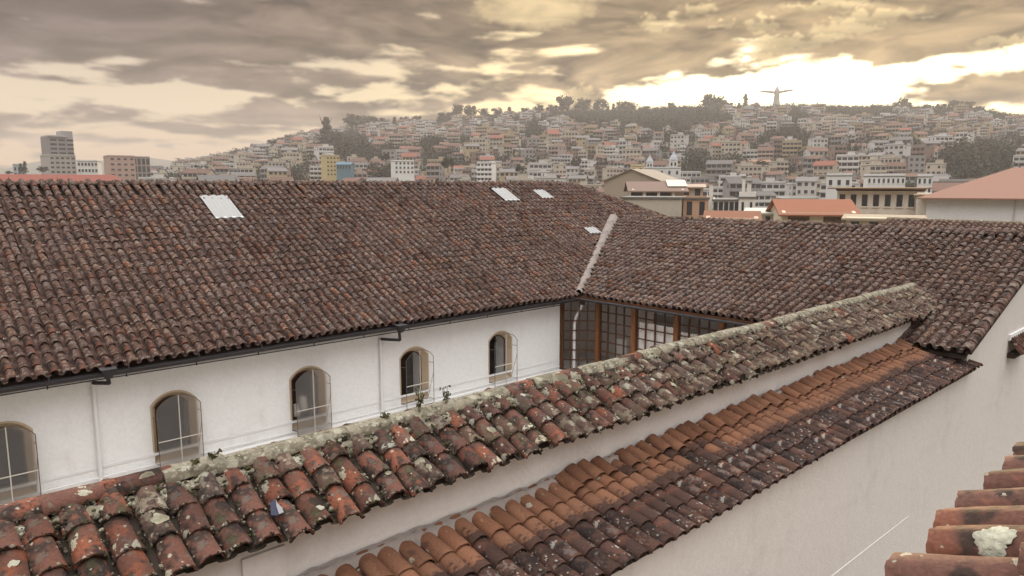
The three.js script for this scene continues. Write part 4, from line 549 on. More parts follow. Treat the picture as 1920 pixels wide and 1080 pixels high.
// ------------------------------------------------------------------ small plants and litter on the coping
{
  const leafM = std({ color: new THREE.Color(0.085, 0.08, 0.035), roughness: 0.9 }), stemM = std({ color: new THREE.Color(0.10, 0.07, 0.04) });
  const spots = [[366, 882, 0.11, 'small dry weed on the wall coping below the second arched window'], [402, 872, 0.14, 'taller dry weed on the coping beside a smaller one'], [785, 770, 0.24, 'leafy weed sprouting from the coping in front of an arched window'], [838, 762, 0.20, 'thin leafy weed on the coping below a narrow arched window'], [722, 785, 0.10, 'tiny weed on the coping between two downpipes']];
  spots.forEach(([x, y, h, label], i) => {
    const b = onZ(x, y, C_RZ + 0.03); b.y = C_RY + 0.06; const rnd = mulberry(900 + i), w = thing('weed', label, 'plant', [b.x, b.y, b.z], 'weeds on the coping'), stems = [], leaves = [];
    for (let s = 0; s < 4; s++) { const ax = (rnd() - 0.5) * 0.5, az = (rnd() - 0.5) * 0.5, hh = h * (0.5 + rnd() * 0.6), tip = V3(ax * hh, hh, az * hh); stems.push(bar(V3((rnd() - 0.5) * 0.03, -0.05, 0), tip, 0.003, 4)); for (let l = 0; l < 9; l++) { const t = 0.25 + 0.75 * rnd(), g = new THREE.CircleGeometry(0.010 + rnd() * 0.010, 5); g.scale(0.7, 1.4, 1); leaves.push(tf(g, tip.x * t + (rnd() - 0.5) * 0.05, tip.y * t, tip.z * t + (rnd() - 0.5) * 0.05, rnd() * 6, rnd() * 3, rnd() * 3)); } }
    part(w, 'stem', merge(stems), stemM); const lf = part(w, 'foliage', merge(leaves), leafM); lf.userData.kind = 'stuff';
  });
  // a slipped slate and a torn pale sheet lying near the coping's eave
  const p = onZ(524, 972, -4.9), sl = thing('slate_shard', 'dark blue slate shard with a torn pale edge lying on the coping tiles', 'debris', [p.x, 7.60, -4.98]);
  const sh = new THREE.Shape(); sh.moveTo(-0.05, -0.1); sh.lineTo(0.03, -0.12); sh.lineTo(0.06, 0.02); sh.lineTo(0.02, 0.12); sh.lineTo(-0.04, 0.08);
  const g = new THREE.ExtrudeGeometry(sh, { depth: 0.008, bevelEnabled: true, bevelSize: 0.002, bevelThickness: 0.002, bevelSegments: 1 }); g.scale(0.6, 0.7, 1); g.rotateX(-1.2); g.rotateY(-0.35); part(sl, 'slate', g, std({ color: new THREE.Color(0.035, 0.036, 0.06), roughness: 0.6 }));
  const s2 = new THREE.Shape(); s2.moveTo(0.05, -0.14); s2.lineTo(0.12, -0.12); s2.lineTo(0.10, -0.03); s2.lineTo(0.05, 0.05); s2.lineTo(0.035, 0.12); s2.lineTo(0.03, 0); const g2 = new THREE.ExtrudeGeometry(s2, { depth: 0.006, bevelEnabled: false }); g2.scale(0.5, 0.6, 1); g2.rotateX(-1.2); g2.rotateY(-0.35); g2.translate(0, 0.012, 0.0); part(sl, 'pale_edge', g2, std({ color: new THREE.Color(0.24, 0.235, 0.245), roughness: 0.7 }));
}

// ------------------------------------------------------------------ houses
const WH = [0.62, 0.60, 0.56], GLASS = [0.035, 0.035, 0.04];
class Solid {   // coloured boxes and prisms collected into one geometry
  constructor() { this.p = []; this.n = []; this.c = []; }
  quad(a, b, c, d, col) { const u = V3(...b).sub(V3(...a)), w = V3(...d).sub(V3(...a)), n = u.cross(w).normalize(); for (const q of [a, b, c, a, c, d]) { this.p.push(...q); this.n.push(n.x, n.y, n.z); this.c.push(...col); } }
  tri(a, b, c, col) { const n = V3(...b).sub(V3(...a)).cross(V3(...c).sub(V3(...a))).normalize(); for (const q of [a, b, c]) { this.p.push(...q); this.n.push(n.x, n.y, n.z); this.c.push(...col); } }
  box(x0, x1, y0, y1, z0, z1, col, bottom = false) { const q = (...k) => k; this.quad(q(x0, y0, z1), q(x1, y0, z1), q(x1, y1, z1), q(x0, y1, z1), col); this.quad(q(x1, y0, z0), q(x0, y0, z0), q(x0, y1, z0), q(x1, y1, z0), col); this.quad(q(x1, y0, z1), q(x1, y0, z0), q(x1, y1, z0), q(x1, y1, z1), col); this.quad(q(x0, y0, z0), q(x0, y0, z1), q(x0, y1, z1), q(x0, y1, z0), col); this.quad(q(x0, y1, z1), q(x1, y1, z1), q(x1, y1, z0), q(x0, y1, z0), col); if (bottom) this.quad(q(x0, y0, z0), q(x1, y0, z0), q(x1, y0, z1), q(x0, y0, z1), col); return this; }
  gable(x0, x1, z0, z1, y, h, o, col, wall) { const zm = (z0 + z1) / 2; this.quad([x0 - o, y - o * 0.4, z1 + o], [x1 + o, y - o * 0.4, z1 + o], [x1 + o, y + h, zm], [x0 - o, y + h, zm], col); this.quad([x1 + o, y - o * 0.4, z0 - o], [x0 - o, y - o * 0.4, z0 - o], [x0 - o, y + h, zm], [x1 + o, y + h, zm], col); this.tri([x1, y, z1], [x1, y, z0], [x1, y + h, zm], wall); this.tri([x0, y, z0], [x0, y, z1], [x0, y + h, zm], wall); return this; }
  geo() { const g = new THREE.BufferGeometry(); g.setAttribute('position', new THREE.Float32BufferAttribute(this.p, 3)); g.setAttribute('normal', new THREE.Float32BufferAttribute(this.n, 3)); g.setAttribute('color', new THREE.Float32BufferAttribute(this.c, 3)); return g; }
}
const ROOFS = { 'tile-roofed': [0.15, 0.088, 0.066], 'red-roofed': [0.22, 0.088, 0.062], 'grey-roofed': [0.17, 0.155, 0.145], 'flat-roofed': [0.24, 0.225, 0.21] };
function houseGeo(rnd, floors, roofKind, wallColor) {
  const s = new Solid(), w = 6 + rnd() * 6, d = 7 + rnd() * 3, fh = 2.8, h = floors * fh, k = 0.9 + rnd() * 0.2, wall = wallColor.map((c) => c * k), rk = 0.75 + rnd() * 0.4, rc = ROOFS[roofKind].map((c) => c * rk), hw = w / 2, hd = d / 2;
  s.box(-hw, hw, -7, h, -hd, hd, wall);
  const n = Math.max(2, Math.round(w / 2.4)), style = rnd();
  for (let f = 0; f < floors; f++) {
    const y = f * fh;
    if (style < 0.45) { // ribbon balconies: dark strip paints the recess shade behind a white parapet
      s.box(-hw + 0.3, hw - 0.3, y + 1.0, y + 2.35, hd, hd + 0.03, GLASS); s.box(-hw - 0.1, hw + 0.1, y - 0.1, y + 0.12, hd, hd + 0.9, wall, true); s.box(-hw - 0.1, hw + 0.1, y + 0.12, y + 0.85, hd + 0.78, hd + 0.9, wall);
      for (let c = 1; c < n; c++) { const x = -hw + w * c / n; s.box(x - 0.18, x + 0.18, y, y + fh, hd, hd + 0.2, wall); }
    } else for (let c = 0; c < n; c++) { if (rnd() < 0.12) continue; const x = -hw + w * (c + 0.5) / n, ww = 0.5 + rnd() * 0.35; s.box(x - ww, x + ww, y + 0.95, y + 2.2, hd, hd + 0.03, GLASS); s.box(x - ww - 0.1, x + ww + 0.1, y + 0.82, y + 0.95, hd, hd + 0.14, wall, true); }
    for (const sd of [-1, 1]) for (let c = 0; c < 2; c++) { if (rnd() < 0.5) continue; const z = -hd + d * (c + 0.5) / 2; sd < 0 ? s.box(-hw - 0.03, -hw, y + 0.95, y + 2.1, z - 0.6, z + 0.6, GLASS) : s.box(hw, hw + 0.03, y + 0.95, y + 2.1, z - 0.6, z + 0.6, GLASS); }
  }
  if (roofKind === 'flat-roofed') { s.box(-hw - 0.15, hw + 0.15, h, h + 0.25, -hd - 0.15, hd + 0.15, rc.map((c) => c * 1.1), true); for (const z of [-hd, hd - 0.15]) s.box(-hw, hw, h + 0.25, h + 0.9, z, z + 0.15, wall); if (rnd() < 0.6) { const x = (rnd() - 0.5) * w * 0.5; s.box(x - 1.4, x + 1.4, h + 0.25, h + 2.5, -1.6, 1.2, wall); s.box(x - 1.6, x + 1.6, h + 2.5, h + 2.65, -1.8, 1.4, rc, true); } if (rnd() < 0.4) s.box(hw - 1.6, hw - 0.5, h + 0.25, h + 1.5, -0.5, 0.5, [0.05, 0.05, 0.055]); }
  else s.gable(-hw, hw, -hd, hd, h, 1.2 + rnd() * 1.2, 0.45, rc, wall);
  const out = s.geo(); out.userData.bal = style < 0.45; return out;
}
const WALLS = { white: [0.56, 0.54, 0.505], cream: [0.46, 0.40, 0.32], grey: [0.30, 0.28, 0.265], pink: [0.40, 0.30, 0.26], brick: [0.24, 0.16, 0.125], ochre: [0.40, 0.315, 0.20] };
const houseMat = std({ vertexColors: true, roughness: 0.92 });
const NUM = ['', 'one', 'two', 'three', 'four', 'five'];
// woodland on the hill, in azimuth (photo x) and share of the climb
const wooded = (px, t) => (px > 1060 && px < 1350 && t > mix(0.62, 0.50, step(1060, 1150, px)) + (fbm(px * 0.012, t * 3, 141, 3) - 0.5) * 0.35) || t > 0.93 + (fbm(px * 0.02, 4, 143, 3) - 0.5) * 0.12 || (px > 780 && px < 860 && t > 0.22 && t < 0.42 && fbm(px * 0.03, t * 8, 145, 2) > 0.42) || fbm(px * 0.014, t * 5.5, 147, 3) > 0.66 || (px > 1770 && px < 1900 && t > 0.05 && t < 0.3) || (px > 1470 && px < 1500 && t > 0.3);
const protos = []; { const rnd = mulberry(2024); const mixW = ['white', 'white', 'white', 'white', 'white', 'white', 'cream', 'cream', 'cream', 'grey', 'grey', 'grey', 'pink', 'brick', 'ochre'], mixR = ['flat-roofed', 'flat-roofed', 'flat-roofed', 'flat-roofed', 'tile-roofed', 'tile-roofed', 'grey-roofed', 'red-roofed']; for (let i = 0; i < 64; i++) { const wc = mixW[Math.floor(rnd() * mixW.length)], rk = mixR[Math.floor(rnd() * mixR.length)], fl = 1 + Math.floor(rnd() * 4); const g = houseGeo(rnd, fl, rk, WALLS[wc]); protos.push({ g, wc, rk, fl, bal: g.userData.bal }); } }
const special = [];          // footprints of the buildings placed by hand: [x, z, radius]
const houses = []; const woodSpots = [];
{
  const rnd = mulberry(77);
  for (let r = 110; r < 1240; r += 11.5) {
    const n = Math.floor(2 * 0.70 * r / 10.5);
    for (let i = 0; i < n; i++) {
      const az = -0.70 + 1.40 * (i + 0.5 + (rnd() - 0.5) * 0.7) / n, rr = r + (rnd() - 0.5) * 16, x = (FH.x * Math.cos(az) + RT.x * Math.sin(az)) * rr, z = (FH.z * Math.cos(az) + RT.z * Math.sin(az)) * rr, [D] = crestAt(az), px = 960 + 1376 * Math.tan(az), t = (rr - R0) / (D - R0), yaw = rnd(), pk = rnd(), up = rnd();
      if (rr > D + 12) continue; if (px < 250 || (px < 340 && (rr < 330 || rr > 620))) continue; if (rr < 235) continue;
      if (wooded(px, t) || (t > 0.12 && up < 0.24)) { woodSpots.push([x, z, t]); continue; }
      const y = groundY(x, z); houses.push({ x, y, z, yaw: Math.atan2(-x, -z) + (yaw - 0.5) * 1.1, p: protos[Math.floor(pk * 64)], r: rr, px });
    }
  }
}
// ------------------------------------------------------------------ buildings one can name, placed by hand
const plain = (c, o = {}) => std({ color: new THREE.Color(...c), roughness: 0.9, ...o });
const winMat = std({ color: new THREE.Color(0.03, 0.032, 0.038), roughness: 0.25, specularIntensity: 0.8 }), sillMat = plain([0.6, 0.57, 0.52]);
const wallMats = {}; const wallMat = (c) => wallMats[c.join()] ??= bumpy({}, tiled(plasterTex(1700 + Object.keys(wallMats).length * 13, c, c.map((v) => v * 0.72), 0.7), 0.12), 0.004);
function block({ name, label, x0, x1, top, dist, depth = 8, turn = 0, wall, rows = 0, cols = 0, win = [0.55, 0.6], floor = 2.9, first = 0.9, roof = 'flat', roofC = [0.34, 0.32, 0.3], rise = 2, bottom = 0, category = 'building', ribbon = false, group, parapet = 0.5, eaveOut = 0.4, sideWin = 0 }) {
  const cx = (x0 + x1) / 2, p = atPx(cx, top, dist), rpx = ray(cx, 345), hl = Math.hypot(rpx.x, rpx.z), w = (x1 - x0) / FPX * dist / hl / Math.max(0.5, Math.cos(turn)), az = Math.atan2(-p.x, -p.z);
  const o = thing(name, label, category, [p.x, 0, p.z], group); o.rotation.y = az + turn; const H = p.y, hw = w / 2;
  special.push([p.x, p.z, Math.max(w, depth) * 0.62 + 5, label.split(' ').slice(0, 4).join(' '), name]);
  part(o, 'wall', metreUV(box(-hw, hw, bottom, H, -depth, 0)), wallMat(wall));
  const put = (x, y, ww, hh, z, rot) => { const g = part(o, 'window', box(-ww / 2, ww / 2, -hh / 2, hh / 2, -0.02, 0.035), winMat); g.position.set(x, y, z); g.rotation.y = rot; part(g, 'sill', box(-ww / 2 - 0.08, ww / 2 + 0.08, -hh / 2 - 0.12, -hh / 2, -0.02, 0.12), wallMat(wall)); };
  for (let r = 0; r < rows; r++) for (let c = 0; c < cols; c++) { const cw = w / cols, y = H - first - floor * r - floor * win[1] / 2; if (y < bottom) continue; put(-hw + cw * (c + 0.5), y, cw * win[0], floor * win[1], 0, 0); }
  for (let r = 0; r < Math.min(rows, 3) && sideWin; r++) for (let c = 0; c < sideWin; c++) { const y = H - first - floor * r - floor * win[1] / 2, cw = depth / sideWin; put(hw, y, cw * win[0], floor * win[1], -cw * (c + 0.5), Math.PI / 2); put(-hw, y, cw * win[0], floor * win[1], -cw * (c + 0.5), -Math.PI / 2); }
  if (ribbon) for (let r = 0; r < rows; r++) part(o, 'balcony', box(-hw - 0.1, hw + 0.1, H - first - floor * r - floor * win[1] - 0.9, H - first - floor * r - floor * win[1] - 0.05, 0.04, 0.7), wallMat(wall));
  const rm = roof === 'flat' ? plain(roofC) : bumpy({ color: new THREE.Color(...roofC) }, null, 0.01); rm.bumpMap = bumpTex;
  if (roof === 'flat') { const q = part(o, 'roof', box(-hw - 0.12, hw + 0.12, H + 0.003, H + 0.18, -depth - 0.12, 0.12), rm); if (parapet) part(q, 'parapet', merge([box(-hw, hw, H + 0.18, H + 0.18 + parapet, -0.15, 0), box(-hw, hw, H + 0.18, H + 0.18 + parapet, -depth, -depth + 0.15), box(hw - 0.15, hw, H + 0.18, H + 0.18 + parapet, -depth + 0.15, -0.15), box(-hw, -hw + 0.15, H + 0.18, H + 0.18 + parapet, -depth + 0.15, -0.15)]), wallMat(wall)); }
  else {
    const e = eaveOut, zm = -depth / 2, s = new THREE.Shape(), y = H - 0.05; const rg = [];
    if (roof === 'hip') { const k = Math.min(depth / 2, hw * 0.9); const A = V3(-hw - e, y, e), B = V3(hw + e, y, e), C = V3(hw + e, y, -depth - e), D = V3(-hw - e, y, -depth - e), E = V3(-hw + k, y + rise, zm), F = V3(hw - k, y + rise, zm); rg.push(deck([A, B, F, E], 0.12), deck([B, C, F], 0.12), deck([C, D, E, F], 0.12), deck([D, A, E], 0.12)); }
    else if (roof === 'shed') { rg.push(deck([V3(-hw - e, y, e), V3(hw + e, y, e), V3(hw + e, y + rise, -depth - e), V3(-hw - e, y + rise, -depth - e)], 0.12)); part(o, 'upper_wall', metreUV(box(-hw, hw, H, H + rise - 0.15, -depth, -depth + 0.3)), wallMat(wall)); }
    else { rg.push(deck([V3(-hw - e, y - 0.1, e), V3(hw + e, y - 0.1, e), V3(hw + e, y + rise, zm), V3(-hw - e, y + rise, zm)], 0.12), deck([V3(hw + e, y - 0.1, -depth - e), V3(-hw - e, y - 0.1, -depth - e), V3(-hw - e, y + rise, zm - 0.01), V3(hw + e, y + rise, zm - 0.01)], 0.12)); const t = new THREE.Shape(); t.moveTo(0, H); t.lineTo(depth, H); t.lineTo(depth / 2, H + rise - 0.2); for (const sx of [-hw, hw - 0.25]) { const g = new THREE.ExtrudeGeometry(t, { depth: 0.25, bevelEnabled: false }); g.rotateY(Math.PI / 2); g.translate(sx, 0, 0); part(o, 'gable', metreUV(g), wallMat(wall)); } }
    part(o, 'roof', merge(rg), rm);
  }
  o.userData.size = undefined; delete o.userData.size;
  return { o, w, H, hw };
}
const W1 = [0.66, 0.645, 0.62];
const SAY = { office_tower: 'the grey office tower', apartment_block: 'the pink apartment block', town_house: 'the orange-roofed house', terrace_house: 'the long white terrace', white_hall: 'the salmon-roofed hall', hospital_block: 'the square-windowed block', glazed_terrace: 'the glazed terrace', loggia_house: 'the loggia house', gable_house: 'the dark gable', yellow_house: 'the yellow house', church: 'the domed church', arena: 'the long banded building', yellow_block: 'the yellow block', blue_house: 'the blue house', white_flats: 'the gridded white flats', concrete_frame: 'the concrete frame', brick_flats: 'the salmon brick flats', white_villa: 'the white villa', stepped_house: 'the stepped white house', water_tower: 'the white water tower', banded_flats: 'the banded white flats', hill_flats: 'the grey stepped flats', long_arcade: 'the long ochre building' };
// left, beyond the long ridge
block({ name: 'low_hall', label: 'long hall with a smooth red sheet roof behind the tile ridge', x0: -160, x1: 215, top: 345, dist: 52, depth: 9, wall: [0.5, 0.42, 0.35], roof: 'shed', roofC: [0.20, 0.072, 0.056], rise: 0.72, eaveOut: 0.2 });
{
  const b = block({ name: 'office_tower', label: 'tall grey office tower with a blank higher stair shaft', x0: 96, x1: 138, top: 293, dist: 420, depth: 16, turn: 0.25, wall: [0.38, 0.34, 0.315], rows: 8, cols: 5, win: [0.62, 0.42], floor: 2.2 * 420 / 420 * 1.0, first: 0.5, parapet: 0.8 });
  const dark = wallMat([0.25, 0.225, 0.22]), k = 420 / FPX;
  part(b.o, 'upper_storeys', metreUV(box(-b.hw + 0.3, b.hw * 0.55, b.H, b.H + 29 * k * 1.05, -14, -2)), dark); part(b.o, 'crown_slab', box(-b.hw + 0.6, b.hw * 0.5, b.H + 29 * k * 1.05, b.H + 31 * k * 1.05, -14.5, -1.5), plain([0.42, 0.40, 0.38]));
  for (let r = 0; r < 4; r++) for (let c = 0; c < 3; c++) part(b.o, 'window', box(-b.hw + 1.4 + c * 3.6, -b.hw + 4.2 + c * 3.6, b.H + 1.0 + r * 2.1, b.H + 2.0 + r * 2.1, -2, -1.96), winMat);
  part(b.o, 'stair_shaft', metreUV(box(b.hw * 0.2, b.hw + 0.5, 0, b.H + 40 * k, -12, -3.5)), wallMat([0.33, 0.30, 0.295]));
}
block({ name: 'flat_block', label: 'white four-storey block beside the grey tower', x0: 147, x1: 180, top: 303, dist: 330, depth: 10, turn: -0.15, wall: W1, rows: 4, cols: 6, win: [0.66, 0.45], floor: 2.4, first: 0.5 });
block({ name: 'apartment_block', label: 'pink apartment block with brown vertical strips', x0: 207, x1: 250, top: 294, dist: 380, depth: 12, turn: 0.2, wall: [0.42, 0.28, 0.23], rows: 6, cols: 4, win: [0.5, 0.35], floor: 2.4, first: 0.6 });
block({ name: 'glass_block', label: 'dark glazed office block adjoining the pink apartments', x0: 250, x1: 279, top: 296, dist: 384, depth: 12, turn: 0.2, wall: [0.33, 0.27, 0.25], rows: 4, cols: 4, win: [0.72, 0.8], floor: 3.4, first: 0.4 });
block({ name: 'low_block', label: 'small blue-grey block beside dark conifers', x0: 26, x1: 44, top: 310, dist: 420, depth: 8, wall: [0.36, 0.4, 0.43], rows: 3, cols: 3, floor: 2.6 });
// behind the gallery roof
{
  const b = block({ name: 'town_house', label: 'white house with a plain orange roof just behind the gallery ridge', x0: 1472, x1: 1600, top: 399, dist: 62, depth: 6, turn: 0.22, wall: [0.62, 0.53, 0.41], roof: 'gable', roofC: [0.26, 0.115, 0.07], rise: 1.05, eaveOut: 0.35, rows: 0 });
  for (const [x, w] of [[-1.5, 1.6], [1.2, 1.7]]) { const d = part(b.o, 'shopfront', box(x - w / 2, x + w / 2, b.H - 2.1, b.H - 0.25, -0.02, 0.04), plain([0.13, 0.085, 0.06])); for (let i = 0; i < 5; i++) part(d, 'slat', box(x - w / 2 + 0.06, x + w / 2 - 0.06, b.H - 0.4 - i * 0.3, b.H - 0.34 - i * 0.3, 0.04, 0.07), plain([0.2, 0.13, 0.08])); }
}
{
  const b = block({ name: 'terrace_house', label: 'long two-storey white house with recessed upper gallery', x0: 1576, x1: 1712, top: 358, dist: 80, depth: 8, turn: -0.12, wall: [0.64, 0.58, 0.49], roof: 'flat', roofC: [0.22, 0.15, 0.10], parapet: 0, rows: 2, cols: 7, win: [0.5, 0.5], floor: 2.3, first: 0.35 });
  part(b.o, 'roof_overhang', box(-b.hw - 0.8, b.hw + 0.6, b.H + 0.18, b.H + 0.32, -8, 0.8), plain([0.2, 0.13, 0.085])); part(b.o, 'mid_roof', tf(box(-b.hw, b.hw, -0.05, 0.05, 0, 1.1), 0, b.H - 2.35, 0, 0, 0.15), plain([0.24, 0.15, 0.1]));
}
block({ name: 'chimney_stack', label: 'slim white tower wall between the terrace and the hall', x0: 1721, x1: 1745, top: 362, dist: 76, depth: 3, wall: [0.66, 0.60, 0.52], roof: 'shed', rise: -0.4, roofC: [0.6, 0.5, 0.36], eaveOut: 0.25 });
{ const b = block({ name: 'white_hall', label: 'large white hall with a wide salmon hip roof', x0: 1762, x1: 2080, top: 371, dist: 72, depth: 14, turn: 0.05, wall: [0.70, 0.68, 0.67], roof: 'hip', roofC: [0.26, 0.15, 0.11], rise: 2.6, eaveOut: 0.7 }); part(b.o, 'drainpipe', bar(V3(-0.6, b.H, 0.06), V3(-0.6, 2, 0.06), 0.06), plain([0.5, 0.47, 0.45])); }
block({ name: 'hospital_block', label: 'white block with square windows in front of the dark wood', x0: 1630, x1: 1694, top: 331, dist: 190, depth: 10, turn: 0.1, wall: W1, rows: 3, cols: 8, win: [0.42, 0.42], floor: 2.3, first: 0.5 });
block({ name: 'corner_house', label: 'small white corner house with six square windows', x0: 1722, x1: 1747, top: 332, dist: 195, depth: 6, wall: W1, rows: 3, cols: 3, win: [0.45, 0.5], floor: 2.2, first: 0.4 });
block({ name: 'annex', label: 'low white annex left of the square-windowed block', x0: 1552, x1: 1596, top: 330, dist: 185, depth: 6, wall: W1, rows: 1, cols: 3, win: [0.4, 0.4] });
block({ name: 'shed', label: 'low shed under a long thin sloping roof', x0: 1592, x1: 1722, top: 409, dist: 50, depth: 3, wall: [0.60, 0.52, 0.40], roof: 'shed', rise: 0.15, roofC: [0.3, 0.24, 0.18], eaveOut: 0.25, rows: 1, cols: 4, win: [0.45, 0.4], first: 0.25 });
block({ name: 'glazed_terrace', label: 'white rooftop terrace with tall glazing', x0: 1338, x1: 1386, top: 377, dist: 85, depth: 5, wall: [0.62, 0.60, 0.55], rows: 1, cols: 5, win: [0.8, 0.55], first: 0.1, parapet: 0.1 });
block({ name: 'stair_house', label: 'white stair house beside the glazed terrace', x0: 1386, x1: 1416, top: 372, dist: 84, depth: 4, wall: [0.68, 0.65, 0.6], rows: 1, cols: 2, win: [0.28, 0.45], first: 0.4 });
block({ name: 'awning_house', label: 'low white house with grey canopy roof and three openings', x0: 1406, x1: 1474, top: 398, dist: 66, depth: 5, wall: [0.70, 0.66, 0.58], roof: 'shed', rise: 0.25, roofC: [0.45, 0.43, 0.38], eaveOut: 0.5, rows: 1, cols: 3, win: [0.4, 0.4], first: 0.35 });
for (const [x0, x1, y, l] of [[1330, 1337, 344, 'white chimney pier with a dark flank'], [1392, 1398, 333, 'thin pale pier topped by a slab'], [1401, 1409, 342, 'broad white chimney pier above the stair house'], [1447, 1453, 371, 'short white pier above the canopy house']]) block({ name: 'chimney_pier', label: l, x0, x1, top: y, dist: 90, depth: 0.6, wall: [0.66, 0.62, 0.55], category: 'chimney', parapet: 0 });
block({ name: 'walled_house', label: 'beige blank-walled house behind the roof hip', x0: 1165, x1: 1275, top: 373, dist: 70, depth: 6, turn: -0.1, wall: [0.46, 0.41, 0.34], parapet: 0 });
{ const b = block({ name: 'loggia_house', label: 'house with brown roof and open columned loggia', x0: 1186, x1: 1282, top: 356, dist: 84, depth: 8, turn: 0.1, wall: [0.48, 0.40, 0.33], roof: 'gable', roofC: [0.20, 0.14, 0.11], rise: 1.0, eaveOut: 0.5 }); for (const x of [-2.4, -0.7, 0.8]) part(b.o, 'opening', box(x - 0.6, x + 0.6, b.H - 1.2, b.H - 0.25, -0.02, 0.04), winMat); for (const x of [-1.55, 0.05, 1.7]) part(b.o, 'column', box(x - 0.14, x + 0.14, b.H - 1.3, b.H - 0.2, 0.04, 0.3), plain([0.66, 0.62, 0.55])); const s = part(b.o, 'roof_sheet', box(0, 2.2, -0.03, 0.03, -1.3, 1.3), plain([0.62, 0.55, 0.45])); s.position.set(1.2, b.H + 0.75, -2.4); s.rotation.x = 0.28; }
block({ name: 'salmon_house', label: 'salmon-walled house with a dark square opening', x0: 1282, x1: 1328, top: 374, dist: 72, depth: 5, wall: [0.48, 0.30, 0.20], rows: 1, cols: 2, win: [0.42, 0.45], first: 0.2, parapet: 0.1 });
block({ name: 'tile_strip_house', label: 'low orange tile roof between the gallery ridge and white terrace', x0: 1325, x1: 1420, top: 409, dist: 48, depth: 4, wall: [0.5, 0.38, 0.27], roof: 'gable', roofC: [0.22, 0.105, 0.066], rise: 0.45, eaveOut: 0.2 });
block({ name: 'rooftop_room', label: 'rooftop room with two pale square panels', x0: 1278, x1: 1318, top: 350, dist: 100, depth: 5, wall: [0.42, 0.32, 0.25], roof: 'shed', rise: 0.4, roofC: [0.36, 0.28, 0.22], rows: 1, cols: 2, win: [0.5, 0.5], first: 0.3 });
block({ name: 'gable_house', label: 'house with a broad dark gable in front of the church', x0: 1232, x1: 1284, top: 338, dist: 150, depth: 12, turn: 1.2, wall: [0.36, 0.29, 0.22], roof: 'gable', roofC: [0.30, 0.25, 0.2], rise: 2.3 });
block({ name: 'yellow_house', label: 'yellow two-storey house with four square windows left of the church', x0: 1182, x1: 1208, top: 312, dist: 260, depth: 8, wall: [0.62, 0.50, 0.30], rows: 2, cols: 2, win: [0.42, 0.4], floor: 2.6, first: 0.6 });
{ // church with two domed turrets
  const b = block({ name: 'church', label: 'white church with two small domed turrets', x0: 1206, x1: 1276, top: 316, dist: 300, depth: 14, wall: [0.60, 0.60, 0.58], rows: 1, cols: 5, win: [0.3, 0.5], category: 'church' }), wm = wallMat([0.62, 0.62, 0.60]);
  for (const [x, s] of [[-b.hw + 2.6, 0.8], [b.hw - 3, 1]]) { const t = part(b.o, 'turret', metreUV(box(x - 1.6 * s, x + 1.6 * s, b.H, b.H + 3.2 * s, -4, -4 + 3.2 * s)), wm); part(t, 'dome', tf(new THREE.LatheGeometry([[1.9, 0], [1.75, 0.8], [1.1, 1.9], [0.5, 2.5], [0.45, 3.2], [0.12, 3.6], [0.02, 4.6]].map(([a, c]) => new THREE.Vector2(a * s, c * s)), 14), x, b.H + 3.2 * s, -4 + 1.6 * s), plain([0.36, 0.38, 0.40])); for (const k of [-1, 1]) part(t, 'belfry_opening', box(x + k * 0.7 * s - 0.35, x + k * 0.7 * s + 0.35, b.H + 1 * s, b.H + 2.4 * s, -4 + 3.2 * s, -4 + 3.2 * s + 0.03), winMat); }
}
block({ name: 'arena', label: 'long low building with banded front below the wooded slope', x0: 1216, x1: 1308, top: 276, dist: 560, depth: 16, turn: 0.1, wall: [0.40, 0.33, 0.27], rows: 2, cols: 1, win: [0.96, 0.2], floor: 4, first: 2.4, bottom: 10 });
block({ name: 'yellow_block', label: 'yellow five-storey block beside a blue house', x0: 612, x1: 636, top: 293, dist: 360, depth: 9, turn: 0.3, wall: [0.52, 0.41, 0.20], rows: 5, cols: 4, win: [0.5, 0.4], floor: 1.9, first: 0.5 });
block({ name: 'blue_house', label: 'blue house beside the yellow block', x0: 631, x1: 657, top: 308, dist: 345, depth: 8, turn: -0.2, wall: [0.12, 0.20, 0.25], roof: 'gable', roofC: [0.10, 0.16, 0.2], rise: 1.2, rows: 1, cols: 5, win: [0.4, 0.4] });
block({ name: 'white_flats', label: 'four-storey white flats with dark grid of windows above the trees', x0: 790, x1: 835, top: 264, dist: 560, depth: 12, turn: -0.1, wall: [0.72, 0.7, 0.66], rows: 4, cols: 7, win: [0.62, 0.45], floor: 2.5, first: 0.5, bottom: 15, ribbon: true });
block({ name: 'concrete_frame', label: 'unfinished grey concrete frame beside the white flats', x0: 856, x1: 884, top: 268, dist: 555, depth: 10, wall: [0.34, 0.30, 0.28], rows: 4, cols: 4, win: [0.8, 0.7], floor: 2.8, first: 0.5, bottom: 15, parapet: 0 });
block({ name: 'brick_flats', label: 'tall salmon brick flats on the slope', x0: 1010, x1: 1030, top: 256, dist: 600, depth: 10, wall: [0.46, 0.24, 0.17], rows: 7, cols: 3, win: [0.35, 0.4], floor: 2.4, first: 0.8, bottom: 10 });
block({ name: 'white_villa', label: 'white three-storey villa with dark windows below the wood', x0: 740, x1: 776, top: 303, dist: 330, depth: 9, turn: 0.2, wall: [0.7, 0.69, 0.66], rows: 3, cols: 5, win: [0.5, 0.5], floor: 1.9, first: 0.3 });
block({ name: 'stepped_house', label: 'stepped white house of four balconied floors near the ridge of tiles', x0: 894, x1: 922, top: 306, dist: 300, depth: 9, turn: -0.2, wall: [0.7, 0.68, 0.65], rows: 4, cols: 4, win: [0.7, 0.45], floor: 1.9, first: 0.3, ribbon: true });
block({ name: 'water_tower', label: 'blank white water tower standing among the crest trees', x0: 803, x1: 817, top: 226, dist: 800, depth: 8, wall: [0.66, 0.64, 0.6], bottom: 60, parapet: 0.2, category: 'tower' });
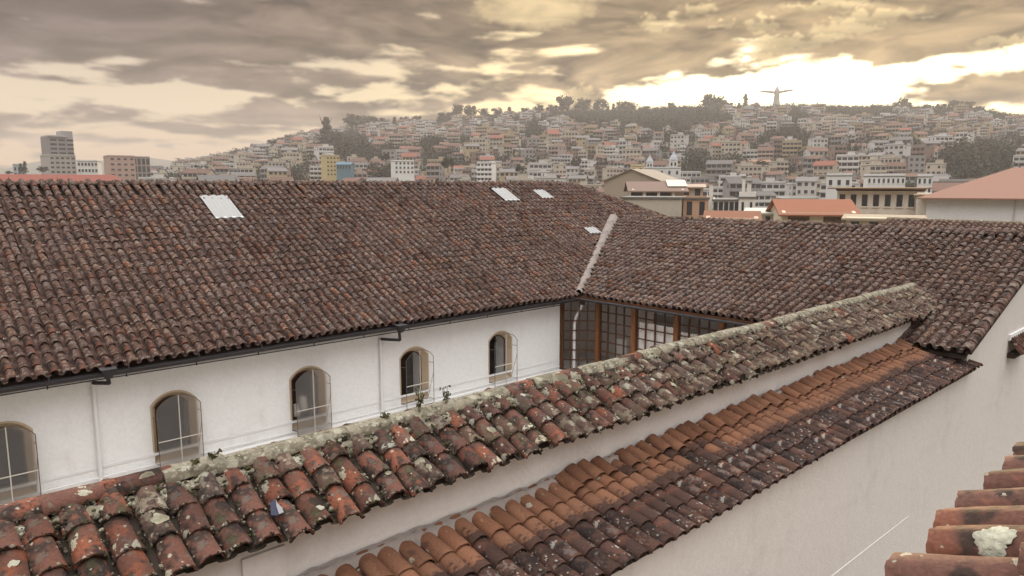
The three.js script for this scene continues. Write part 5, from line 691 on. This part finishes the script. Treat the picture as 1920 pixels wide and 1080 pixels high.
block({ name: 'banded_flats', label: 'white flats with banded balconies below the dark wood', x0: 1124, x1: 1152, top: 269, dist: 620, depth: 10, turn: 0.15, wall: [0.68, 0.64, 0.58], rows: 4, cols: 3, win: [0.8, 0.45], floor: 2.4, first: 0.5, bottom: 15, ribbon: true });
block({ name: 'hill_flats', label: 'grey-white stepped flats at the far end of the hill', x0: 1856, x1: 1900, top: 264, dist: 600, depth: 12, turn: 0.2, wall: [0.56, 0.50, 0.48], rows: 5, cols: 5, win: [0.6, 0.5], floor: 2.8, first: 0.5, bottom: 5, ribbon: true });
block({ name: 'long_arcade', label: 'long ochre building with a row of tall narrow windows', x0: 1345, x1: 1440, top: 304, dist: 420, depth: 12, turn: -0.1, wall: [0.55, 0.38, 0.22], rows: 1, cols: 15, win: [0.4, 1.3], floor: 3, first: 1.2, roof: 'gable', roofC: [0.26, 0.15, 0.10], rise: 1.5 });
{ // second tiled roof beyond the gallery ridge
  const b = thing('rear_tile_roof', 'narrow tiled roof with a pale ridge behind the gallery roof', 'roof', [0, 0, 0]);
  const x0 = 27.2, f = slope(V3(x0, 7.75, 0), V3(1, 0.28, 0)), roof = part(b, 'roof', deck([V3(x0, 7.73, -11), V3(x0 + 3.2, 8.63, -11), V3(x0 + 3.2, 8.63, -2), V3(x0, 7.73, -2)].reverse()), M.deck); part(b, 'wall', metreUV(box(x0 + 0.3, x0 + 3, 0, 7.8, -10.8, -2.2)), M.cream);
  const us = f.U.z > 0 ? [-10.9, -2.1] : [2.1, 10.9]; laySlope({ f, u0: us[0], u1: us[1], rows: 12, pitch: 0.2, expo: 0.27, geos: variants(6, 97, { r: 0.08, r2: 0.065, L: 0.34, seg: 6 }), mats: M.roofTiles, parent: roof, seed: 571, individuals: 120, mergedMat: M.roof, tone: (t) => { const k = 1.0 + t.d * 0.6; return [k * 1.06, k, k / 1.06]; }, channelR: 0.05 });
  const rg = variants(4, 99, { r: 0.1, r2: 0.09, L: 0.4, seg: 8 }); for (let z = -11; z < -2.2; z += 0.34) { const m = part(roof, 'ridge_tile', rg[Math.floor((z + 20) * 7) % 4], M.crust); m.position.set(x0 + 3.2, 8.63, z + 0.3); }
}
// ------------------------------------------------------------------ hillside houses: the 300 that show largest one by one, the rest as a mass
{
  const free = houses.filter((h) => !special.some(([x, z, r]) => Math.hypot(h.x - x, h.z - z) < r || (Math.hypot(h.x, h.z) < Math.hypot(x, z) && Math.hypot(x, z) - Math.hypot(h.x, h.z) < 45 && Math.hypot(h.x - x * h.r / Math.hypot(x, z), h.z - z * h.r / Math.hypot(x, z)) < r)));
  const list = free.map((h) => { const hh = h.p.fl * 2.8 + 1.5, [x, y, d] = toPx(V3(h.x, h.y + hh, h.z)), lim = x < 1070 ? 340 : x < 1290 ? 345 + (x - 1070) * 0.3 : 405; return { ...h, vis: x > -20 && x < 1940 && y < lim - 4 ? (Math.min(lim, 9999) - y > 8 ? 1 : 0.5) / d : 0 }; }).filter((h) => h.vis > 0).sort((a, b) => b.vis - a.vis);
  const rest = [];
  list.forEach((h, i) => {
    const sc = 0.70 + 0.3 * h2(Math.round(h.x), Math.round(h.z), 3);
    if (i < 300) { const m = new THREE.Mesh(h.p.g, houseMat); m.name = numbered('hillside_house'); m.position.set(h.x, h.y, h.z); m.rotation.y = h.yaw; m.scale.setScalar(sc); scene.add(m); let bs = special[0], bd = 1e9; special.forEach((s) => { const q = Math.hypot(s[0] - h.x, s[1] - h.z); if (SAY[s[4]] && q < bd) { bd = q; bs = s; } }); const far = Math.hypot(h.x, h.z) > Math.hypot(bs[0], bs[1]), l = `${h.p.wc} ${NUM[h.p.fl]}-storey ${h.p.rk} house ${h.p.bal ? 'with balconies ' : ''}${far ? 'uphill behind' : 'standing before'} ${SAY[bs[4]]}`; tag(m, l, 'house', `houses: ${l}`); }
    else rest.push(h.p.g.clone().applyMatrix4(new THREE.Matrix4().compose(V3(h.x, h.y, h.z), new THREE.Quaternion().setFromEuler(new THREE.Euler(0, h.yaw, 0)), V3(sc, sc, sc))));
  });
  console.log('houses', list.length, 'woods', woodSpots.length);
  if (rest.length) { const m = new THREE.Mesh(mergeGeometries(rest), houseMat); m.name = 'distant_houses'; m.userData.kind = 'stuff'; scene.add(tag(m, 'mass of small distant houses climbing the hill', 'houses')); }
}
// ------------------------------------------------------------------ trees
function crownGeo(kind, seed, n) {
  const rnd = mulberry(seed), pos = [], nor = [], idx = []; let clumps = [];
  if (kind === 'round') for (let i = 0; i < 16; i++) { const a = rnd() * 6.28, r = Math.sqrt(rnd()) * 0.33, y = 0.38 + rnd() * 0.5; clumps.push([Math.cos(a) * r * (1.15 - Math.abs(y - 0.6)), y, Math.sin(a) * r, 0.10 + rnd() * 0.11]); }
  else if (kind === 'conifer') for (let i = 0; i < 26; i++) { const y = 0.14 + 0.82 * i / 26, w = 0.26 * (1 - y) + 0.02, a = rnd() * 6.28; clumps.push([Math.cos(a) * w * 0.6, y, Math.sin(a) * w * 0.6, 0.05 + w * 0.45]); }
  else for (let i = 0; i < 9; i++) { const a = rnd() * 6.28, r = Math.sqrt(rnd()) * 0.42; clumps.push([Math.cos(a) * r, 0.25 + rnd() * 0.45, Math.sin(a) * r, 0.16 + rnd() * 0.13]); }
  for (let i = 0; i < n; i++) {
    const [cx, cy, cz, cr] = clumps[Math.floor(rnd() * clumps.length)], d = V3(rnd() - 0.5, rnd() - 0.5, rnd() - 0.5).normalize(), rr = cr * (0.55 + 0.55 * rnd()), c = V3(cx, cy, cz).addScaledVector(d, rr), s = (kind === 'conifer' ? 0.024 : 0.034) * (0.6 + rnd() * 0.9);
    const t = V3(rnd() - 0.5, rnd() - 0.5, rnd() - 0.5).normalize(), b = d.clone().cross(t).normalize(), o = pos.length / 3; for (const [p, q] of [[-1, -0.6], [1, -0.5], [0.9, 0.7], [-0.8, 0.6]]) { const v = c.clone().addScaledVector(t, p * s).addScaledVector(b, q * s); pos.push(v.x, v.y, v.z); const nn = d.clone().addScaledVector(t, 0.3).normalize(); nor.push(nn.x, nn.y, nn.z); } idx.push(o, o + 1, o + 2, o, o + 2, o + 3);
  }
  const g = new THREE.BufferGeometry(); g.setAttribute('position', new THREE.Float32BufferAttribute(pos, 3)); g.setAttribute('normal', new THREE.Float32BufferAttribute(nor, 3)); g.setIndex(idx); return g;
}
function trunkGeo(seed, h) { const rnd = mulberry(seed), l = [new THREE.CylinderGeometry(0.012, 0.024, h, 7).translate(0, h / 2 - 0.04, 0)]; for (let i = 0; i < 5; i++) { const a = rnd() * 6.28; l.push(bar(V3(0, h * (0.5 + rnd() * 0.3), 0), V3(Math.cos(a) * 0.18, h + rnd() * 0.15, Math.sin(a) * 0.18), 0.007, 5)); } return merge(l); }
const leafMats = [[0.034, 0.038, 0.024], [0.045, 0.046, 0.028], [0.026, 0.031, 0.022]].map((c) => plain(c, { side: THREE.DoubleSide })), barkM = plain([0.10, 0.075, 0.055]);
const treeKinds = { broad: [0, 1, 2].map((i) => [crownGeo('round', 300 + i, 900), trunkGeo(310 + i, 0.5)]), conifer: [0, 1].map((i) => [crownGeo('conifer', 320 + i, 900), trunkGeo(330 + i, 0.9)]), bush: [0, 1].map((i) => [crownGeo('bush', 340 + i, 700), trunkGeo(350 + i, 0.3)]) };
const treeCount = { n: 0 };
function tree(kind, label, px, py, hpx, dist, wide = 1, group) {
  const p = atPx(px, py, dist), i = treeCount.n++, [cg, tg] = treeKinds[kind][i % treeKinds[kind].length], h = hpx / FPX * dist / Math.hypot(ray(px, py).x, ray(px, py).z);
  const o = thing(kind === 'conifer' ? 'conifer_tree' : 'broadleaf_tree', label, 'tree', [p.x, p.y, p.z], group); o.scale.set(h * wide, h, h * wide); o.rotation.y = i * 1.7; part(o, 'trunk', tg, barkM); part(o, 'crown', cg, leafMats[i % 3]);
}
{
  const D = (px) => crestAt(Math.atan((px - 960) / 1376))[0] - 6;
  tree('conifer', 'tall dark conifer standing on the shoulder of the hill', 613, 272, 52, 640, 1.25); tree('broad', 'dark spreading tree beside the tall conifer', 622, 278, 34, 640, 1.5);
  tree('broad', 'big round tree on the skyline right of the tall conifer', 660, 247, 32, 780, 1.35); tree('broad', 'lone bushy tree on the rising skyline above the roofs', 516, 284, 23, 740, 1.3); tree('bush', 'low tree on the skyline at the foot of the hill', 458, 297, 13, 750, 1.5);
  tree('broad', 'tallest round-headed tree on the hilltop near the water tower', 883, 226, 28, 845, 1.0);
  [[862, 222, 18], [700, 243, 16], [720, 242, 14], [690, 246, 20], [740, 240, 14], [760, 238, 13], [780, 236, 13], [830, 232, 15], [845, 230, 14], [905, 224, 14], [930, 222, 14], [955, 221, 14], [985, 220, 12], [1010, 219, 16], [1035, 218, 14], [1062, 218, 26], [1095, 217, 22], [1128, 216, 20], [1150, 215, 14], [1170, 215, 18], [1185, 214, 15], [1210, 213, 10], [1330, 211, 24], [1345, 211, 20], [1365, 210, 12], [1385, 210, 12], [1415, 210, 12], [1520, 211, 8], [1545, 211, 9], [1575, 212, 9], [1640, 212, 10], [1690, 213, 20], [1705, 213, 14], [1740, 213, 12], [1765, 214, 14], [1790, 215, 18], [1810, 216, 18], [1835, 219, 14], [1880, 228, 12], [1905, 234, 10]].forEach(([x, y, h], i) => tree(i % 7 === 4 ? 'conifer' : 'broad', i % 7 === 4 ? 'small pointed tree in the crest line of the hill' : 'small rounded tree in the crest line of the hill', x, y, h * 1.5, D(x), 1.3, i % 7 === 4 ? 'pointed crest trees' : 'rounded crest trees'));
  tree('broad', 'single round tree on the bright skyline apart from its neighbours', 1258, 211, 20, D(1258), 1.1); tree('conifer', 'slim pointed tree on the bright skyline next to the monument', 1397, 209, 33, D(1397), 1.0);
  [[40, 326, 20], [48, 326, 24]].forEach(([x, y, h], i) => tree('conifer', i ? 'taller dark cypress by the blue-grey block' : 'shorter dark cypress by the blue-grey block', x, y, h, 400, 0.9)); tree('broad', 'grey tree at the foot of the office tower', 80, 326, 14, 400, 1.6); tree('bush', 'small bush behind the red sheet roof', 18, 328, 9, 380, 1.4);
  [[724, 306, 20, 360], [840, 322, 26, 300], [1430, 330, 30, 360], [1082, 318, 24, 360], [975, 328, 20, 290]].forEach(([x, y, h, d], i) => tree('broad', ['round dark tree left of the white villa', 'palm-like tree just above the tile ridge beside white houses', 'hazy tree among houses below the monument', 'dark tree amid houses above the roof hip', 'small dark tree peeping over the tile ridge'][i], x, y, h, d, 1.1));
  // woods reading as one mass
  const g = crownGeo('bush', 360, 260), rnd = mulberry(365), spots = []; woodSpots.forEach(([x, z, t]) => { for (let k = 0; k < 3; k++) spots.push([x + (rnd() - 0.5) * 13, z + (rnd() - 0.5) * 13]); });
  const m = new THREE.InstancedMesh(g, plain([1, 1, 1], { side: THREE.DoubleSide }), spots.length), q = new THREE.Matrix4(), c = new THREE.Color();
  spots.forEach(([x, z], i) => { const s = 7 + rnd() * 6; q.compose(V3(x, groundY(x, z) - 0.8, z), new THREE.Quaternion().setFromEuler(new THREE.Euler(0, rnd() * 6, 0)), V3(s * 1.1, s * (0.75 + rnd() * 0.5), s * 1.15)); m.setMatrixAt(i, q); const k = 0.7 + rnd() * 0.6; c.setRGB(0.036 * k, 0.038 * k, 0.024 * k); m.setColorAt(i, c); });
  m.name = 'hillside_wood'; m.userData.kind = 'stuff'; scene.add(tag(m, 'dark woods covering the crest and flank of the hill', 'wood'));
}
{ // plain winged monument on the hilltop
  const p = atPx(1455, 208, 1000), o = thing('hilltop_monument', 'tall pale monument with wide outspread top on the hill crest', 'monument', [p.x, p.y - 2, p.z]); o.rotation.y = Math.atan2(-p.x, -p.z); o.scale.setScalar(0.86); const c = plain([0.42, 0.40, 0.37]);
  part(o, 'base', tf(new THREE.CylinderGeometry(5.5, 7, 9, 20), 0, 4.5, 0), c); part(o, 'shaft', tf(new THREE.LatheGeometry([[5.6, 0], [4.4, 8], [3.6, 16], [4.6, 20], [3.0, 24], [1.6, 27], [0.4, 29]].map(([a, b]) => new THREE.Vector2(a, b)), 18), 0, 8.9, 0), c);
  for (const s of [-1, 1]) { const sh = new THREE.Shape(); sh.moveTo(0, 0); sh.quadraticCurveTo(s * 14, 3.4, s * 26, 2.0); sh.quadraticCurveTo(s * 14, -0.6, 0, -2.4); const g = new THREE.ExtrudeGeometry(sh, { depth: 1.2, bevelEnabled: true, bevelSize: 0.2, bevelThickness: 0.2 }); g.translate(0, 29.5, -0.6); part(o, 'wing', g, c); }
}
shadows(scene);
const renderer = new THREE.WebGLRenderer({ antialias: true });
renderer.shadowMap.enabled = true; renderer.toneMapping = THREE.LinearToneMapping; renderer.toneMappingExposure = 1;
renderer.setSize(1024, 576);
renderer.render(scene, camera);
